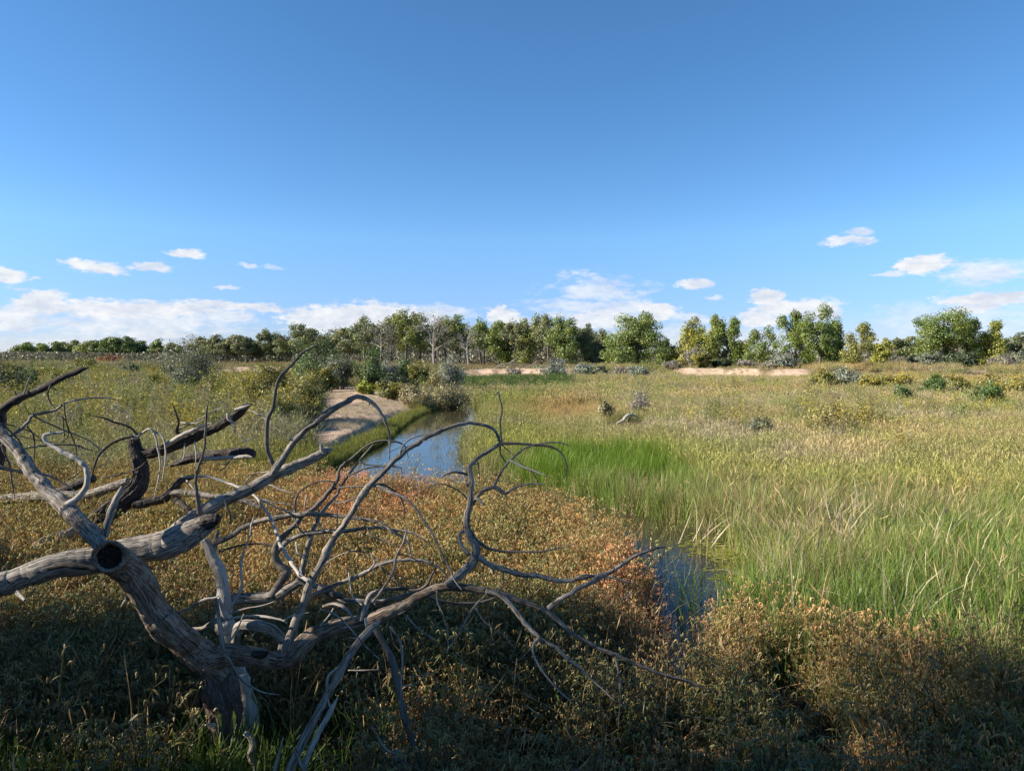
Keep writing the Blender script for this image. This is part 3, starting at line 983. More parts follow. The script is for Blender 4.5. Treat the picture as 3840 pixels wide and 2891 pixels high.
# tall cottonwoods standing to the left of the viewpoint, outside the frame, that throw the shade over the foreground
for i, (x, y, H, W, kd, nl, bf, lb) in enumerate([
        (-16.0, -3.6, 13.5, 9.0, 'full', 15000, .1, 'broad tall cottonwood standing left of the viewpoint'),
        (-13.5, 2.2, 9.6, 3.8, 'skirt', 11000, .02, 'medium cottonwood left of the viewpoint, nearest the marsh'),
        (-13.8, 5.2, 8.8, 3.2, 'skirt', 9000, .02, 'dense upright cottonwood left of the viewpoint'),
        (-13.0, 7.5, 5.0, 2.6, 'skirt', 5000, .02, 'lowest bushy cottonwood left of the viewpoint'),
        (-9.0, -4.6, 11.0, 6.5, 'full', 11000, .1, 'cottonwood close behind the viewpoint at its left'),
        (-14.5, 0.7, 11.0, 4.2, 'plume', 15000, .04, 'slim upright cottonwood left of the viewpoint'),
        (-20.5, -0.9, 19.5, 7.5, 'full', 15000, .74, 'highest cottonwood left of the viewpoint, its crown far above the ground')]):
    rs = np.random.RandomState(700 + i)
    tk, cr = make_tree(kd, H, W, rs, 0.15, nl, bf)
    root = empty('cottonwood_tree', (x, y, gz(x, y)), lb, 'tree', 'cottonwoods beside the viewpoint')
    tk.build('trunk', M_trunk, root, smooth=True)
    cr.build('crown', M_leaf, root).color = (*TINT['g1'], 1)


# ------------------------------------------------------------------ the dead trees
CR1, CR2, CR3, CR4, CR5 = (0, 1250), (0, 2000), (1200, 1400), (1200, 2000), (2400, 1950)
SC = 0.5877


def path(crop, pts, d0, d1, sc=SC):
    """rows (x, y, diameter[, distance]) noted on an enlarged crop -> world rows (x,y,z,r)"""
    P = np.array([p[:3] for p in pts], float)
    L = np.concatenate([[0], np.cumsum(np.hypot(np.diff(P[:, 0]), np.diff(P[:, 1])))])
    L /= max(L[-1], 1e-6)
    out = []
    for k, p in enumerate(pts):
        d = p[3] if len(p) > 3 else d0 + (d1 - d0) * L[k]
        w_ = at(crop[0] + p[0] * sc, crop[1] + p[1] * sc, d)
        out.append((w_.x, w_.y, w_.z, (0.46 if d < 7 else 0.5) * p[2] * sc / F * d))
    return out


bseed = [0]
TWIG_FROM = []


def rough_disp(amp_f, amp_l, seed, kf=3.0, kl=3.0):
    def fn(th, ln, r):
        x = np.cos(th) * kf; y = np.sin(th) * kf
        n_ = fbm(x + ln * kl + seed, y + ln * kl * 0.7 - seed, seed, 3) - 0.5
        lump = fbm(ln * 9 + seed * 3.1 + 0 * th, np.cos(th) * 0.8 + 7, seed + 3, 3) - 0.5
        return 1 + amp_f * 2 * n_ + amp_l * 2 * lump
    return fn


def furrow_disp(seed, amp=0.16, k=7.0):
    def fn(th, ln, r):
        wob = 0.9 * (fbm(ln * 5 + 0 * th, th * 0 + seed, seed, 3) - 0.5)
        x = np.cos(th + wob) * k; y = np.sin(th + wob) * k
        n_ = fbm(x + ln * 2.0, y - ln * 1.6, seed, 4)
        ridge = 1 - np.abs(n_ - 0.5) * 5
        plates = fbm(np.cos(th) * k * 1.7 + ln * 14, np.sin(th) * k * 1.7 + ln * 11, seed + 9, 2) - 0.5
        return 1 - amp * np.clip(ridge, 0, 1) + amp * 0.8 * plates
    return fn


def branch(root, rows, mat, name='branch', rough=1.0, furrow=None, extra_wig=0.0, cap=True):
    bseed[0] += 1
    s = bseed[0] * 1.37
    P = np.array(rows)
    rm = P[:, 3].max()
    step = 0.012 if rm > 0.04 else (0.010 if rm > 0.012 else 0.014)
    if furrow: step = 0.012
    if root.name.startswith(('fallen_limb', 'driftwood')): step = 0.12 if root.name.startswith('fallen_limb') else 0.03
    Q = catmull(P, step)
    n = len(Q)
    ln = np.concatenate([[0], np.cumsum(np.linalg.norm(np.diff(Q[:, :3], axis=0), axis=1))])
    # small kinks and bends of real wood
    w_ = np.stack([fbm(ln * 4.5 + s, ln * 0 + k * 9.1, s + k, 3) - 0.5 + .8 * (np.abs(fbm(ln * 13 + s, ln * 0 + k * 4.1, s + k + 5, 2) - .5) - .12) for k in range(3)], -1)
    env = np.minimum(1, np.minimum(ln, ln[-1] - ln) * 6)[:, None]
    Q[:, :3] += w_ * (np.minimum(Q[:, 3:4] * 1.5, 0.024) + extra_wig) * env
    kn = fbm(ln * 16 + s * 2, ln * 0, s + 11, 2)
    Q[:, 3] *= 1 + 0.32 * np.clip(kn - 0.62, 0, 1) * 2.6 * (rm < 0.07) + 0.06 * (kn - 0.5)
    sides = (96 if rm > .1 else 48) if furrow else (28 if rm > 0.05 else (14 if rm > 0.02 else (9 if rm > 0.008 else 6)))
    if root.name == 'dead_tree' and .008 < rm < .05 and ln[-1] > .6:
        TWIG_FROM.append(Q)
    mb = MB()
    tube(mb, Q[:, :3], Q[:, 3], sides, (1, 1, 1), furrow if furrow else rough_disp(0.13 * rough, 0.09 * rough, s), cap=cap, seed=s * 3)
    # snapped side spurs
    if not furrow and 0.006 < rm < 0.09 and ln[-1] > .35:
        rs = np.random.RandomState(int(s * 100))
        for _ in range(int(ln[-1] * rs.uniform(1.5, 4))):
            k = rs.randint(3, max(4, n - 4))
            t_ = Q[min(k + 1, n - 1), :3] - Q[k - 1, :3]; t_ /= np.linalg.norm(t_) + 1e-9
            o_ = np.cross(t_, rs.normal(size=3)); o_ /= np.linalg.norm(o_) + 1e-9
            r_ = Q[k, 3]; L = rs.uniform(.5, 1.0) * min(.06, 4 * r_) + r_ * .8
            d_ = o_ * .85 + t_ * rs.uniform(.1, .8)
            e_ = Q[k, :3] + d_ * L
            pp = np.array([Q[k, :3], Q[k, :3] + d_ * L * .55 + rs.normal(size=3) * L * .05, e_ + rs.normal(size=3) * L * .12])
            rr = min(.45 * r_, .006) * rs.uniform(.5, 1.2)
            tube(mb, pp, [rr * 1.5, rr, rr * rs.uniform(.2, .7)], 5, (1, 1, 1), seed=s)
    return mb.build(name, mat, root, smooth=True)


def T(*rows):
    return rows


base = at(800, 2800, 5.2)
dead = empty('dead_tree', (0, 0, 0), 'weathered grey leafless dead tree with curving branches in the left foreground', 'tree')

TR, FB = M_tan, furrow_disp(3.3, 0.26, 3.2)
zg = at(848, 3400, 5.2)
# trunk with furrowed bark
branch(dead, path(CR2, T((1470, 2300, 290), (1462, 1950, 262), (1455, 1700, 236), (1450, 1500, 228), (1442, 1300, 222), (1436, 1160, 240), (1418, 1050, 272), (1392, 960, 255), (1350, 880, 210), (1310, 820, 150)), 5.25, 5.25), M_bark, 'trunk', furrow=FB)
# left limb that comes forward to the hollow end
limb = path(CR2, T((1440, 900, 180, 5.25), (1300, 790, 210, 5.22), (1180, 680, 198, 5.14), (1050, 570, 212, 5.06), (965, 445, 186, 5.0), (895, 320, 200, 4.92), (810, 220, 202, 4.82), (742, 172, 205, 4.70), (708, 152, 200, 4.55), (697, 146, 196, 4.43)), 5.2, 4.4)
branch(dead, limb, M_tan, 'limb', rough=1.5, cap=False)


def hollow_end(root, a, b, r, mat_in, mat_lip):
    """ragged lip and rotted inside of a broken limb, a looks along b"""
    ax = (Vector(b) - Vector(a)).normalized()
    x = ax.orthogonal().normalized(); y = ax.cross(x)
    sides = 40
    rs = np.random.RandomState(4)
    rings = [(-0.05, 1.03), (0.0, 1.06), (0.012, 1.0), (0.008, 0.90), (-0.012, 0.77), (-0.05, 0.72), (-0.09, 0.60), (-0.085, 0.36), (-0.03, 0.14)]
    th = np.arange(sides) * 2 * math.pi / sides
    c = np.array(b); vv, gg = [], []
    for k, (off, f) in enumerate(rings):
        jag = 1 + (0.16 if k > 2 else .07) * (fbm(np.cos(th) * 2.2 + 3, np.sin(th) * 2.2 + k * 0.35, 6, 3) - 0.5) * 2 + (0.12 * (rs.rand(sides) - .5) if k > 4 else 0)
        o2 = off + (0.03 * (fbm(np.cos(th) * 3 + 1, np.sin(th) * 3 + k * .2, 16, 3) - 0.5) if k > 3 else 0.012 * np.sin(th * 2))
        rr = r * f * jag
        vv.append(c + np.outer(rr * np.cos(th), x) + np.outer(rr * np.sin(th), y) + np.outer(np.ones(sides) * o2, ax))
        gg.append(np.stack([rr * np.cos(th), rr * np.sin(th), np.ones(sides) * off], -1))
    def strip(k0, k1):
        mb = MB()
        n = k1 - k0 + 1
        i = np.arange(n - 1)[:, None] * sides; j = np.arange(sides)[None, :]; j2 = (j + 1) % sides
        mb.add(np.concatenate(vv[k0:k1 + 1]), np.stack([i + j, i + j2, i + sides + j2, i + sides + j], -1).reshape(-1, 4), (1, 1, 1), np.concatenate(gg[k0:k1 + 1]))
        return mb
    strip(0, 4).build('broken_rim', mat_lip, root, smooth=True)
    mb = strip(4, 8)
    mb.add([c - np.array(ax) * 0.08], np.zeros((0, 3), int), (1, 1, 1), [[0, 0, 0]])
    k = 4 * sides
    jj = np.arange(sides)
    mb.f.append(np.stack([k + jj, k + (jj + 1) % sides, np.full(sides, 5 * sides)], -1))
    mb.build('rotten_core', mat_in, root, smooth=True)


hollow_end(dead, limb[-2][:3], limb[-1][:3], 0.096, M_rot, M_tan)

G, W_, TW, PL = M_grey, M_grey, M_twig, M_pale
B = lambda crop, rows, d0, d1, mat=G, **k: branch(dead, path(crop, rows, d0, d1, k.pop('sc', SC)), mat, **k)
# upper left branch leaving the frame and coming back
B(CR1, T((660, 1370, 100), (560, 1260, 110), (450, 1150, 105), (380, 1075, 112), (290, 985, 86), (180, 850, 80), (70, 710, 74), (-20, 600, 68), (-60, 540, 50)), 4.72, 5.2)
B(CR1, T((5, 860, 30), (10, 760, 46), (0, 660, 40), (12, 560, 52), (15, 490, 58), (100, 430, 50), (210, 375, 48), (310, 335, 42), (400, 285, 42), (470, 258, 38), (520, 232, 28), (566, 217, 8)), 5.3, 5.3, M_darkbark)
B(CR1, T((430, 1095, 48), (500, 1050, 42), (550, 980, 38), (557, 880, 36), (505, 810, 34), (420, 765, 32), (340, 725, 28), (290, 690, 26), (284, 655, 24), (330, 640, 20), (408, 630, 12)), 4.85, 4.95, M_pale)
B(CR1, T((665, 1300, 52), (690, 1190, 48), (735, 1070, 40), (782, 978, 22)), 4.8, 4.9)
# the thick log crossing behind, and the long branch that rises from it
B(CR2, T((-200, 350, 180), (0, 320, 168), (200, 255, 160), (400, 195, 170), (600, 165, 175), (800, 110, 180), (1000, 80, 196), (1130, 40, 200), (1260, -20, 165), (1345, -75, 120)), 4.95, 5.3, M_grey, name='log', rough=1.0)
B(CR1, T((1300, 1215, 100), (1350, 1200, 105), (1385, 1180, 70), (1378, 1150, 20)), 5.27, 5.22, M_darkbark, name='broken_bark', furrow=furrow_disp(8.1, 0.3, 9))
B(CR2, T((300, 225, 30), (420, 198, 44), (520, 212, 40), (640, 240, 20)), 4.86, 4.88, M_darkbark)
B(CR2, T((110, 375, 26), (140, 405, 26), (160, 428, 16)), 4.9, 4.8)
B(CR1, T((1060, 1290, 70), (1130, 1250, 92), (1200, 1205, 95), (1300, 1140, 90), (1450, 1060, 85), (1600, 985, 80), (1750, 905, 76), (1900, 840, 70), (2000, 800, 65), (2080, 755, 48), (2130, 737, 4)), 5.35, 5.9)
B(CR1, T((2062, 770, 40), (2052, 735, 26), (2044, 688, 4)), 5.86, 5.84)
B(CR1, T((1735, 905, 50), (1800, 800, 48), (1860, 710, 46), (1940, 620, 44), (2030, 560, 42), (2120, 490, 40), (2212, 440, 37), (2256, 412, 36), (2300, 404, 32), (2355, 430, 28), (2416, 490, 24), (2460, 565, 20), (2482, 645, 16), (2486, 730, 12), (2484, 805, 6)), 5.65, 5.6)
B(CR1, T((1765, 880, 34), (1720, 780, 30), (1705, 680, 28), (1710, 570, 28), (1740, 460, 26), (1757, 350, 24), (1800, 262, 22), (1870, 190, 20), (1920, 130, 18), (1980, 95, 15), (2034, 67, 5)), 5.66, 5.5, TW)
B(CR1, T((1275, 1150, 40), (1262, 1060, 26), (1250, 950, 20), (1270, 850, 18), (1300, 740, 16), (1310, 620, 16), (1315, 510, 15), (1332, 432, 4)), 5.38, 5.3, TW)
B(CR1, T((1440, 1060, 18), (1448, 1110, 14), (1470, 1150, 10), (1466, 1230, 4)), 5.45, 5.4, TW)
# right limb
B(CR2, T((1330, 810, 190), (1450, 785, 150), (1560, 782, 132), (1680, 797, 130), (1800, 822, 112), (1880, 800, 122), (1930, 712, 132), (2010, 650, 112), (2120, 610, 110), (2212, 578, 100), (2312, 565, 98), (2390, 540, 98), (2450, 510, 92), (2492, 495, 88), (2572, 460, 76), (2662, 410, 62), (2762, 357, 56), (2842, 337, 60), (2942, 347, 52), (3042, 360, 50), (3122, 372, 48), (3222, 395, 42), (3322, 430, 38), (3412, 460, 38), (3492, 500, 38), (3562, 560, 36), (3642, 635, 34), (3742, 695, 32), (3842, 740, 30), (3932, 775, 30), (4042, 830, 28), (4142, 870, 26), (4254, 910, 24), (4400, 952, 20), (4520, 992, 10), (4606, 1020, 4)), 5.22, 4.95, M_tan, name='limb', rough=0.9)
B(CR2, T((1620, 770, 46, 5.1), (1660, 775, 56, 5.07), (1690, 768, 40, 5.03), (1712, 752, 12, 4.98)), 5.1, 5.0, M_rot, name='broken_knot', rough=2)
D_ = lambda rows, d0=5.1, d1=5.4, mat=G, **k: B(CR3, rows, d0, d1, mat, **k)
D_(T((800, 1345, 44), (850, 1310, 56), (910, 1265, 58), (970, 1210, 68), (1000, 1150, 60), (990, 1090, 50), (960, 1040, 46), (940, 980, 46), (930, 910, 44), (945, 850, 44), (955, 770, 40), (965, 700, 38), (955, 640, 36), (955, 600, 34), (990, 560, 32), (1040, 520, 30), (1100, 480, 28), (1155, 448, 24)), 5.05, 5.6)
B(CR2, T((1835, 740, 70), (1870, 600, 58), (1920, 470, 55), (1980, 310, 50), (2050, 180, 48), (2100, 70, 46), (2162, -10, 46), (2222, -90, 44), (2272, -181, 42), (2322, -251, 42), (2372, -316, 42), (2432, -381, 38), (2492, -441, 36), (2552, -491, 34), (2612, -541, 34), (2692, -591, 30), (2762, -631, 28), (2842, -661, 26), (2912, -686, 26), (2982, -703, 24), (3052, -701, 24), (3122, -681, 22), (3172, -631, 20), (3190, -570, 16)), 5.15, 5.62, M_grey)
D_(T((1155, 455, 24), (1155, 380, 16), (1150, 300, 14), (1160, 230, 12), (1145, 150, 11), (1135, 120, 10), (1108, 152, 4)), 5.6, 5.6)
D_(T((1150, 445, 24), (1250, 450, 20), (1370, 457, 18), (1450, 462, 16), (1520, 490, 14), (1560, 540, 12), (1575, 600, 10), (1565, 650, 7), (1538, 682, 3)), 5.6, 5.5, TW)
D_(T((955, 850, 34), (1000, 790, 30), (1050, 745, 28), (1110, 730, 26), (1150, 745, 26), (1185, 770, 20), (1230, 740, 16), (1290, 712, 15), (1360, 705, 12), (1438, 708, 8)), 5.38, 5.3)
D_(T((1110, 722, 18), (1140, 660, 18), (1180, 590, 18), (1220, 545, 18), (1270, 500, 14), (1340, 465, 12), (1420, 445, 11), (1500, 440, 9), (1560, 450, 7), (1600, 470, 3)), 5.35, 5.3)
D_(T((1215, 556, 14), (1290, 595, 14), (1370, 625, 12), (1447, 657, 5)), 5.33, 5.2, M_pale)
D_(T((1160, 455, 8), (1230, 520, 8), (1290, 580, 8), (1350, 625, 8), (1390, 690, 6), (1425, 795, 3)), 5.6, 5.5, TW)
D_(T((995, 796, 24), (1020, 812, 26), (1046, 838, 16)), 5.36, 5.25)
D_(T((955, 648, 20), (890, 632, 18), (840, 632, 16), (800, 645, 14), (772, 670, 10)), 5.5, 5.4)
D_(T((940, 805, 12), (900, 760, 11), (840, 725, 10), (780, 705, 9), (720, 715, 6), (650, 750, 5), (558, 800, 3)), 5.45, 5.4, TW)
D_(T((1008, 565, 10), (1015, 630, 8), (1020, 698, 3)), 5.5, 5.5, TW)
D_(T((1150, 455, 14), (1150, 500, 9), (1160, 530, 8), (1185, 570, 7), (1190, 610, 3)), 5.6, 5.6, TW)
D_(T((938, 1000, 26), (900, 1015, 26), (888, 1055, 26), (908, 1110, 28), (950, 1155, 32)), 5.3, 5.12)
D_(T((950, 700, 16), (940, 715, 16), (932, 680, 6)), 5.45, 5.4)
D_(T((960, 1000, 24), (1000, 1060, 24), (1060, 1105, 22), (1150, 1130, 18), (1260, 1135, 16), (1400, 1138, 14), (1500, 1120, 10), (1640, 1088, 3)), 5.3, 5.0, TW)
D_(T((1010, 1170, 42), (1080, 1220, 38), (1160, 1250, 36), (1260, 1280, 36), (1350, 1285, 34), (1430, 1300, 34), (1520, 1320, 32), (1600, 1320, 30), (1680, 1300, 26), (1760, 1290, 20), (1850, 1300, 16), (1940, 1325, 12), (1990, 1340, 8), (2006, 1372, 3)), 5.15, 5.15)
D_(T((1105, 1240, 14), (1108, 1265, 10), (1105, 1285, 4)), 5.1, 5.1)
D_(T((1455, 1500, 38), (1540, 1440, 34), (1640, 1380, 32), (1740, 1330, 34), (1785, 1298, 40), (1850, 1270, 30), (1920, 1220, 26), (2000, 1170, 24), (2090, 1130, 20), (2160, 1110, 18), (2202, 1108, 12)), 5.0, 5.05)
D_(T((1865, 1262, 16), (1878, 1240, 10), (1872, 1228, 4)), 5.0, 5.0)
# long fine shoot that arches across to the right limb
D_(T((335, 712, 22), (370, 720, 24), (460, 760, 22), (530, 790, 20), (590, 840, 18), (650, 920, 17), (700, 990, 16), (760, 1110, 15), (820, 1230, 13), (860, 1320, 10), (908, 1385, 4)), 5.42, 4.95)
D_(T((335, 714, 18), (400, 710, 16), (460, 740, 14), (510, 790, 13), (535, 850, 10), (540, 915, 4)), 5.42, 5.5, TW)
D_(T((510, 530, 14), (520, 480, 12), (560, 430, 12), (610, 405, 10), (660, 393, 5)), 5.45, 5.5)
Q_ = lambda rows, d0=5.0, d1=5.0, mat=G, **k: B(CR4, rows, d0, d1, mat, **k)
Q_(T((1060, 365, 36), (1130, 385, 34), (1190, 430, 34), (1260, 500, 34), (1320, 580, 32), (1390, 660, 30), (1440, 700, 28), (1510, 730, 26), (1580, 790, 24), (1650, 845, 20), (1720, 920, 16), (1800, 990, 14), (1882, 1068, 8)), 5.02, 4.6)
Q_(T((1395, 668, 20), (1360, 710, 18), (1365, 780, 16), (1400, 850, 14), (1450, 920, 12), (1520, 1000, 10), (1570, 1045, 8), (1625, 1068, 4)), 4.82, 4.6)
Q_(T((1385, 678, 10), (1330, 750, 9), (1280, 800, 8), (1228, 822, 4)), 4.82, 4.9)
Q_(T((1885, 785, 18), (1900, 860, 14), (1910, 950, 12), (1912, 1080, 9), (1904, 1232, 4)), 4.97, 4.8)
Q_(T((1070, 380, 12), (1000, 450, 12), (960, 500, 14), (910, 590, 12), (860, 680, 10), (800, 762, 5)), 5.0, 4.8)
Q_(T((985, 460, 10), (1040, 550, 9), (1100, 600, 7), (1180, 660, 5), (1260, 760, 3)), 4.97, 4.8)
Q_(T((915, 585, 9), (940, 630, 8), (976, 670, 4)), 4.9, 4.85)
Q_(T((745, 365, 10), (750, 440, 9), (790, 530, 8), (815, 640, 7), (815, 762, 3)), 5.0, 4.9)
Q_(T((690, 398, 18), (760, 430, 18), (850, 445, 18), (960, 445, 16), (1060, 430, 14), (1150, 395, 6)), 5.15, 5.2, TW)
Q_(T((545, 520, 14), (600, 580, 12), (660, 630, 11), (720, 675, 8), (790, 730, 4)), 4.95, 4.7)
Q_(T((500, 515, 12), (540, 500, 14), (555, 490, 6)), 4.98, 4.95)
# forked stick leaning from the limb down to the front
B(CR2, T((2430, 552, 14), (2382, 590, 42), (2342, 630, 52), (2272, 720, 54), (2202, 830, 56), (2152, 920, 56), (2102, 1000, 58), (2042, 1110, 56), (1980, 1220, 58), (1930, 1330, 60), (1880, 1440, 62), (1830, 1560, 66), (1770, 1720, 70), (1700, 1950, 70)), 4.88, 4.25, M_grey)
Q_(T((288, 540, 18), (300, 585, 28), (312, 625, 34)), 4.86, 4.88, PL)
Q_(T((52, 1005, 24), (45, 950, 22), (60, 900, 20), (110, 860, 18), (142, 818, 10)), 4.58, 4.7)
B(CR2, T((1930, 1510, 36), (1965, 1420, 36), (2000, 1330, 38), (2060, 1220, 36), (2110, 1130, 30), (2152, 1048, 14)), 4.36, 4.5, PL)
B(CR2, T((1955, 1530, 40), (1915, 1450, 36), (1880, 1370, 22)), 4.3, 4.25)
# bleached second stem behind the fork, and its tangle
B(CR2, T((1640, 1240, 60), (1590, 1060, 90), (1545, 930, 104), (1500, 800, 104), (1460, 650, 112), (1432, 550, 104), (1430, 450, 92), (1418, 350, 84), (1390, 230, 78), (1345, 120, 66), (1305, 40, 52)), 5.5, 5.9, PL, name='limb')
B(CR2, T((1590, 1250, 100), (1580, 1120, 100), (1560, 1000, 90), (1545, 900, 80)), 5.45, 5.5, PL)
B(CR2, T((1420, 455, 80), (1500, 420, 84), (1560, 412, 82), (1700, 410, 76), (1800, 380, 72), (1880, 330, 66), (1930, 310, 60), (2020, 345, 50), (2100, 380, 46), (2212, 432, 40), (2300, 436, 36), (2440, 430, 30), (2542, 405, 28), (2622, 380, 20), (2722, 352, 8)), 5.85, 5.7)
B(CR2, T((1735, 400, 64), (1790, 310, 58), (1832, 245, 58), (1790, 200, 54), (1758, 140, 50), (1770, 60, 42), (1850, -20, 36), (1930, -110, 34), (2010, -170, 34), (2080, -240, 30), (2150, -330, 26), (2164, -400, 22), (2182, -430, 20), (2242, -480, 16), (2322, -551, 14), (2382, -581, 14), (2442, -593, 13), (2522, -589, 12), (2582, -556, 9), (2607, -481, 4)), 5.8, 6.0, M_twig)
B(CR2, T((1915, 300, 42), (1945, 160, 38), (1990, 10, 34), (2040, -110, 26), (2102, -191, 22), (2152, -251, 18), (2202, -341, 16), (2292, -461, 12), (2384, -574, 4)), 5.75, 6.0)
B(CR2, T((1775, 110, 40), (1850, 40, 36), (1950, 4, 34), (2080, -12, 32), (2212, -17, 28), (2342, -36, 24), (2442, -36, 20), (2542, -21, 18), (2622, -6, 15), (2692, 29, 11), (2722, 59, 8), (2692, 100, 3)), 5.85, 5.7)
B(CR2, T((1500, 690, 60), (1530, 600, 76), (1600, 582, 76), (1690, 600, 76), (1762, 640, 68), (1802, 700, 62), (1790, 800, 54)), 5.5, 5.2, G)
B(CR2, T((1350, 120, 54), (1372, 60, 44), (1392, -15, 20)), 5.9, 5.9)
B(CR2, T((1370, 58, 46), (1450, 24, 40), (1550, -36, 36), (1680, -86, 34), (1780, -106, 34), (1900, -121, 32), (2050, -126, 30), (2182, -111, 26), (2302, -96, 24), (2412, -66, 22), (2492, -21, 20), (2562, 19, 18), (2602, 69, 15), (2622, 139, 11), (2634, 172, 4)), 5.88, 5.6)
B(CR2, T((1400, 114, 14), (1500, 84, 13), (1600, 64, 13), (1700, 69, 12), (1775, 98, 14)), 5.88, 5.85, TW)
B(CR2, T((2000, 395, 36), (2042, 374, 34), (2142, 329, 32), (2242, 289, 32), (2332, 249, 30), (2422, 199, 28), (2522, 174, 24), (2642, 167, 22), (2722, 179, 20), (2792, 214, 16), (2842, 259, 12), (2864, 288, 5)), 5.5, 5.5)
Q_(T((280, 402, 24), (380, 362, 24), (480, 350, 24), (560, 350, 22), (620, 362, 20), (680, 330, 24), (720, 250, 14), (776, 178, 4)), 5.6, 5.5, TW)
Q_(T((265, 560, 48), (288, 480, 40), (320, 400, 36), (362, 368, 22)), 5.1, 5.2)
Q_(T((335, 435, 16), (380, 380, 18), (430, 310, 18), (470, 230, 18), (490, 140, 16), (530, 60, 14), (548, 0, 12), (556, -30, 5)), 5.15, 5.2)
Q_(T((0, 480, 11), (80, 510, 12), (150, 560, 12), (230, 650, 10), (310, 740, 8), (380, 800, 4)), 4.7, 4.6)
Q_(T((180, 220, 8), (190, 300, 9), (210, 400, 10), (270, 458, 8)), 5.3, 5.1, PL)
Q_(T((0, 340, 50), (80, 385, 46), (150, 402, 30)), 5.7, 5.6, TW)
Q_(T((20, 465, 20), (80, 450, 24), (140, 465, 26), (190, 505, 24), (215, 545, 16)), 5.2, 5.1)
Q_(T((0, 590, 10), (60, 520, 10), (100, 448, 5)), 5.1, 5.2, PL)
# pale fine shoots round the fork
B(CR2, T((1380, 415, 24), (1388, 520, 26), (1405, 620, 28), (1425, 730, 28), (1465, 825, 26), (1530, 922, 22), (1610, 982, 16), (1690, 1015, 10), (1782, 1028, 4)), 4.95, 4.6)
B(CR2, T((1440, 540, 34), (1425, 490, 32), (1405, 440, 28), (1395, 410, 20)), 5.2, 5.1, PL)
B(CR2, T((1395, 405, 20), (1300, 430, 24), (1200, 480, 22), (1115, 512, 10)), 5.15, 5.2)
B(CR2, T((1455, 495, 22), (1500, 420, 20), (1540, 330, 18), (1536, 230, 16), (1552, 120, 14), (1592, 20, 12), (1604, -56, 11), (1622, -108, 5)), 5.2, 5.4, PL)
B(CR2, T((1450, 548, 18), (1560, 530, 18), (1680, 530, 16), (1790, 550, 14), (1832, 572, 6)), 5.2, 5.1, PL)
B(CR2, T((1810, 560, 12), (1850, 530, 11), (1900, 522, 9), (1975, 502, 4)), 5.1, 5.1, PL)
B(CR2, T((1460, 512, 14), (1560, 480, 13), (1680, 460, 12), (1760, 430, 8), (1812, 403, 4)), 5.2, 5.2)
B(CR2, T((1450, 712, 12), (1510, 620, 12), (1556, 512, 6)), 5.15, 5.1, PL)
B(CR2, T((1200, 610, 24), (1300, 600, 30), (1370, 560, 36), (1440, 540, 40)), 5.35, 5.3)
B(CR2, T((1980, 310, 26), (1900, 255, 24), (1840, 160, 25), (1800, 94, 24), (1770, 24, 22), (1740, -66, 20), (1700, -136, 18), (1640, -226, 16), (1560, -276, 18), (1450, -326, 18), (1330, -361, 16), (1240, -361, 14), (1150, -356, 8)), 5.1, 6.2, PL)
B(CR2, T((1640, -226, 12), (1720, -190, 12), (1800, -150, 10), (1880, -130, 8), (1950, -60, 4)), 6.0, 6.0, PL)
B(CR2, T((770, 470, 8), (800, 430, 20), (825, 395, 24)), 4.85, 4.95)
# dead stem and root hanging at the bottom
Q_(T((350, 600, 40), (410, 720, 42), (460, 830, 46), (490, 950, 46), (520, 1100, 50), (560, 1230, 50), (600, 1340, 45), (640, 1440, 40), (658, 1530, 32), (680, 1700, 30)), 4.95, 4.5, TW)
Q_(T((450, 590, 18), (510, 700, 20), (525, 850, 14), (520, 960, 12), (514, 1085, 6)), 4.95, 4.7)
B(CR2, T((1560, 1270, 36), (1600, 1300, 48), (1612, 1350, 50), (1598, 1410, 48), (1622, 1480, 50), (1650, 1560, 50), (1670, 1700, 50)), 5.05, 5.0)
B(CR2, T((1310, 1222, 10), (1340, 1218, 18), (1375, 1222, 24)), 5.0, 5.1, PL)
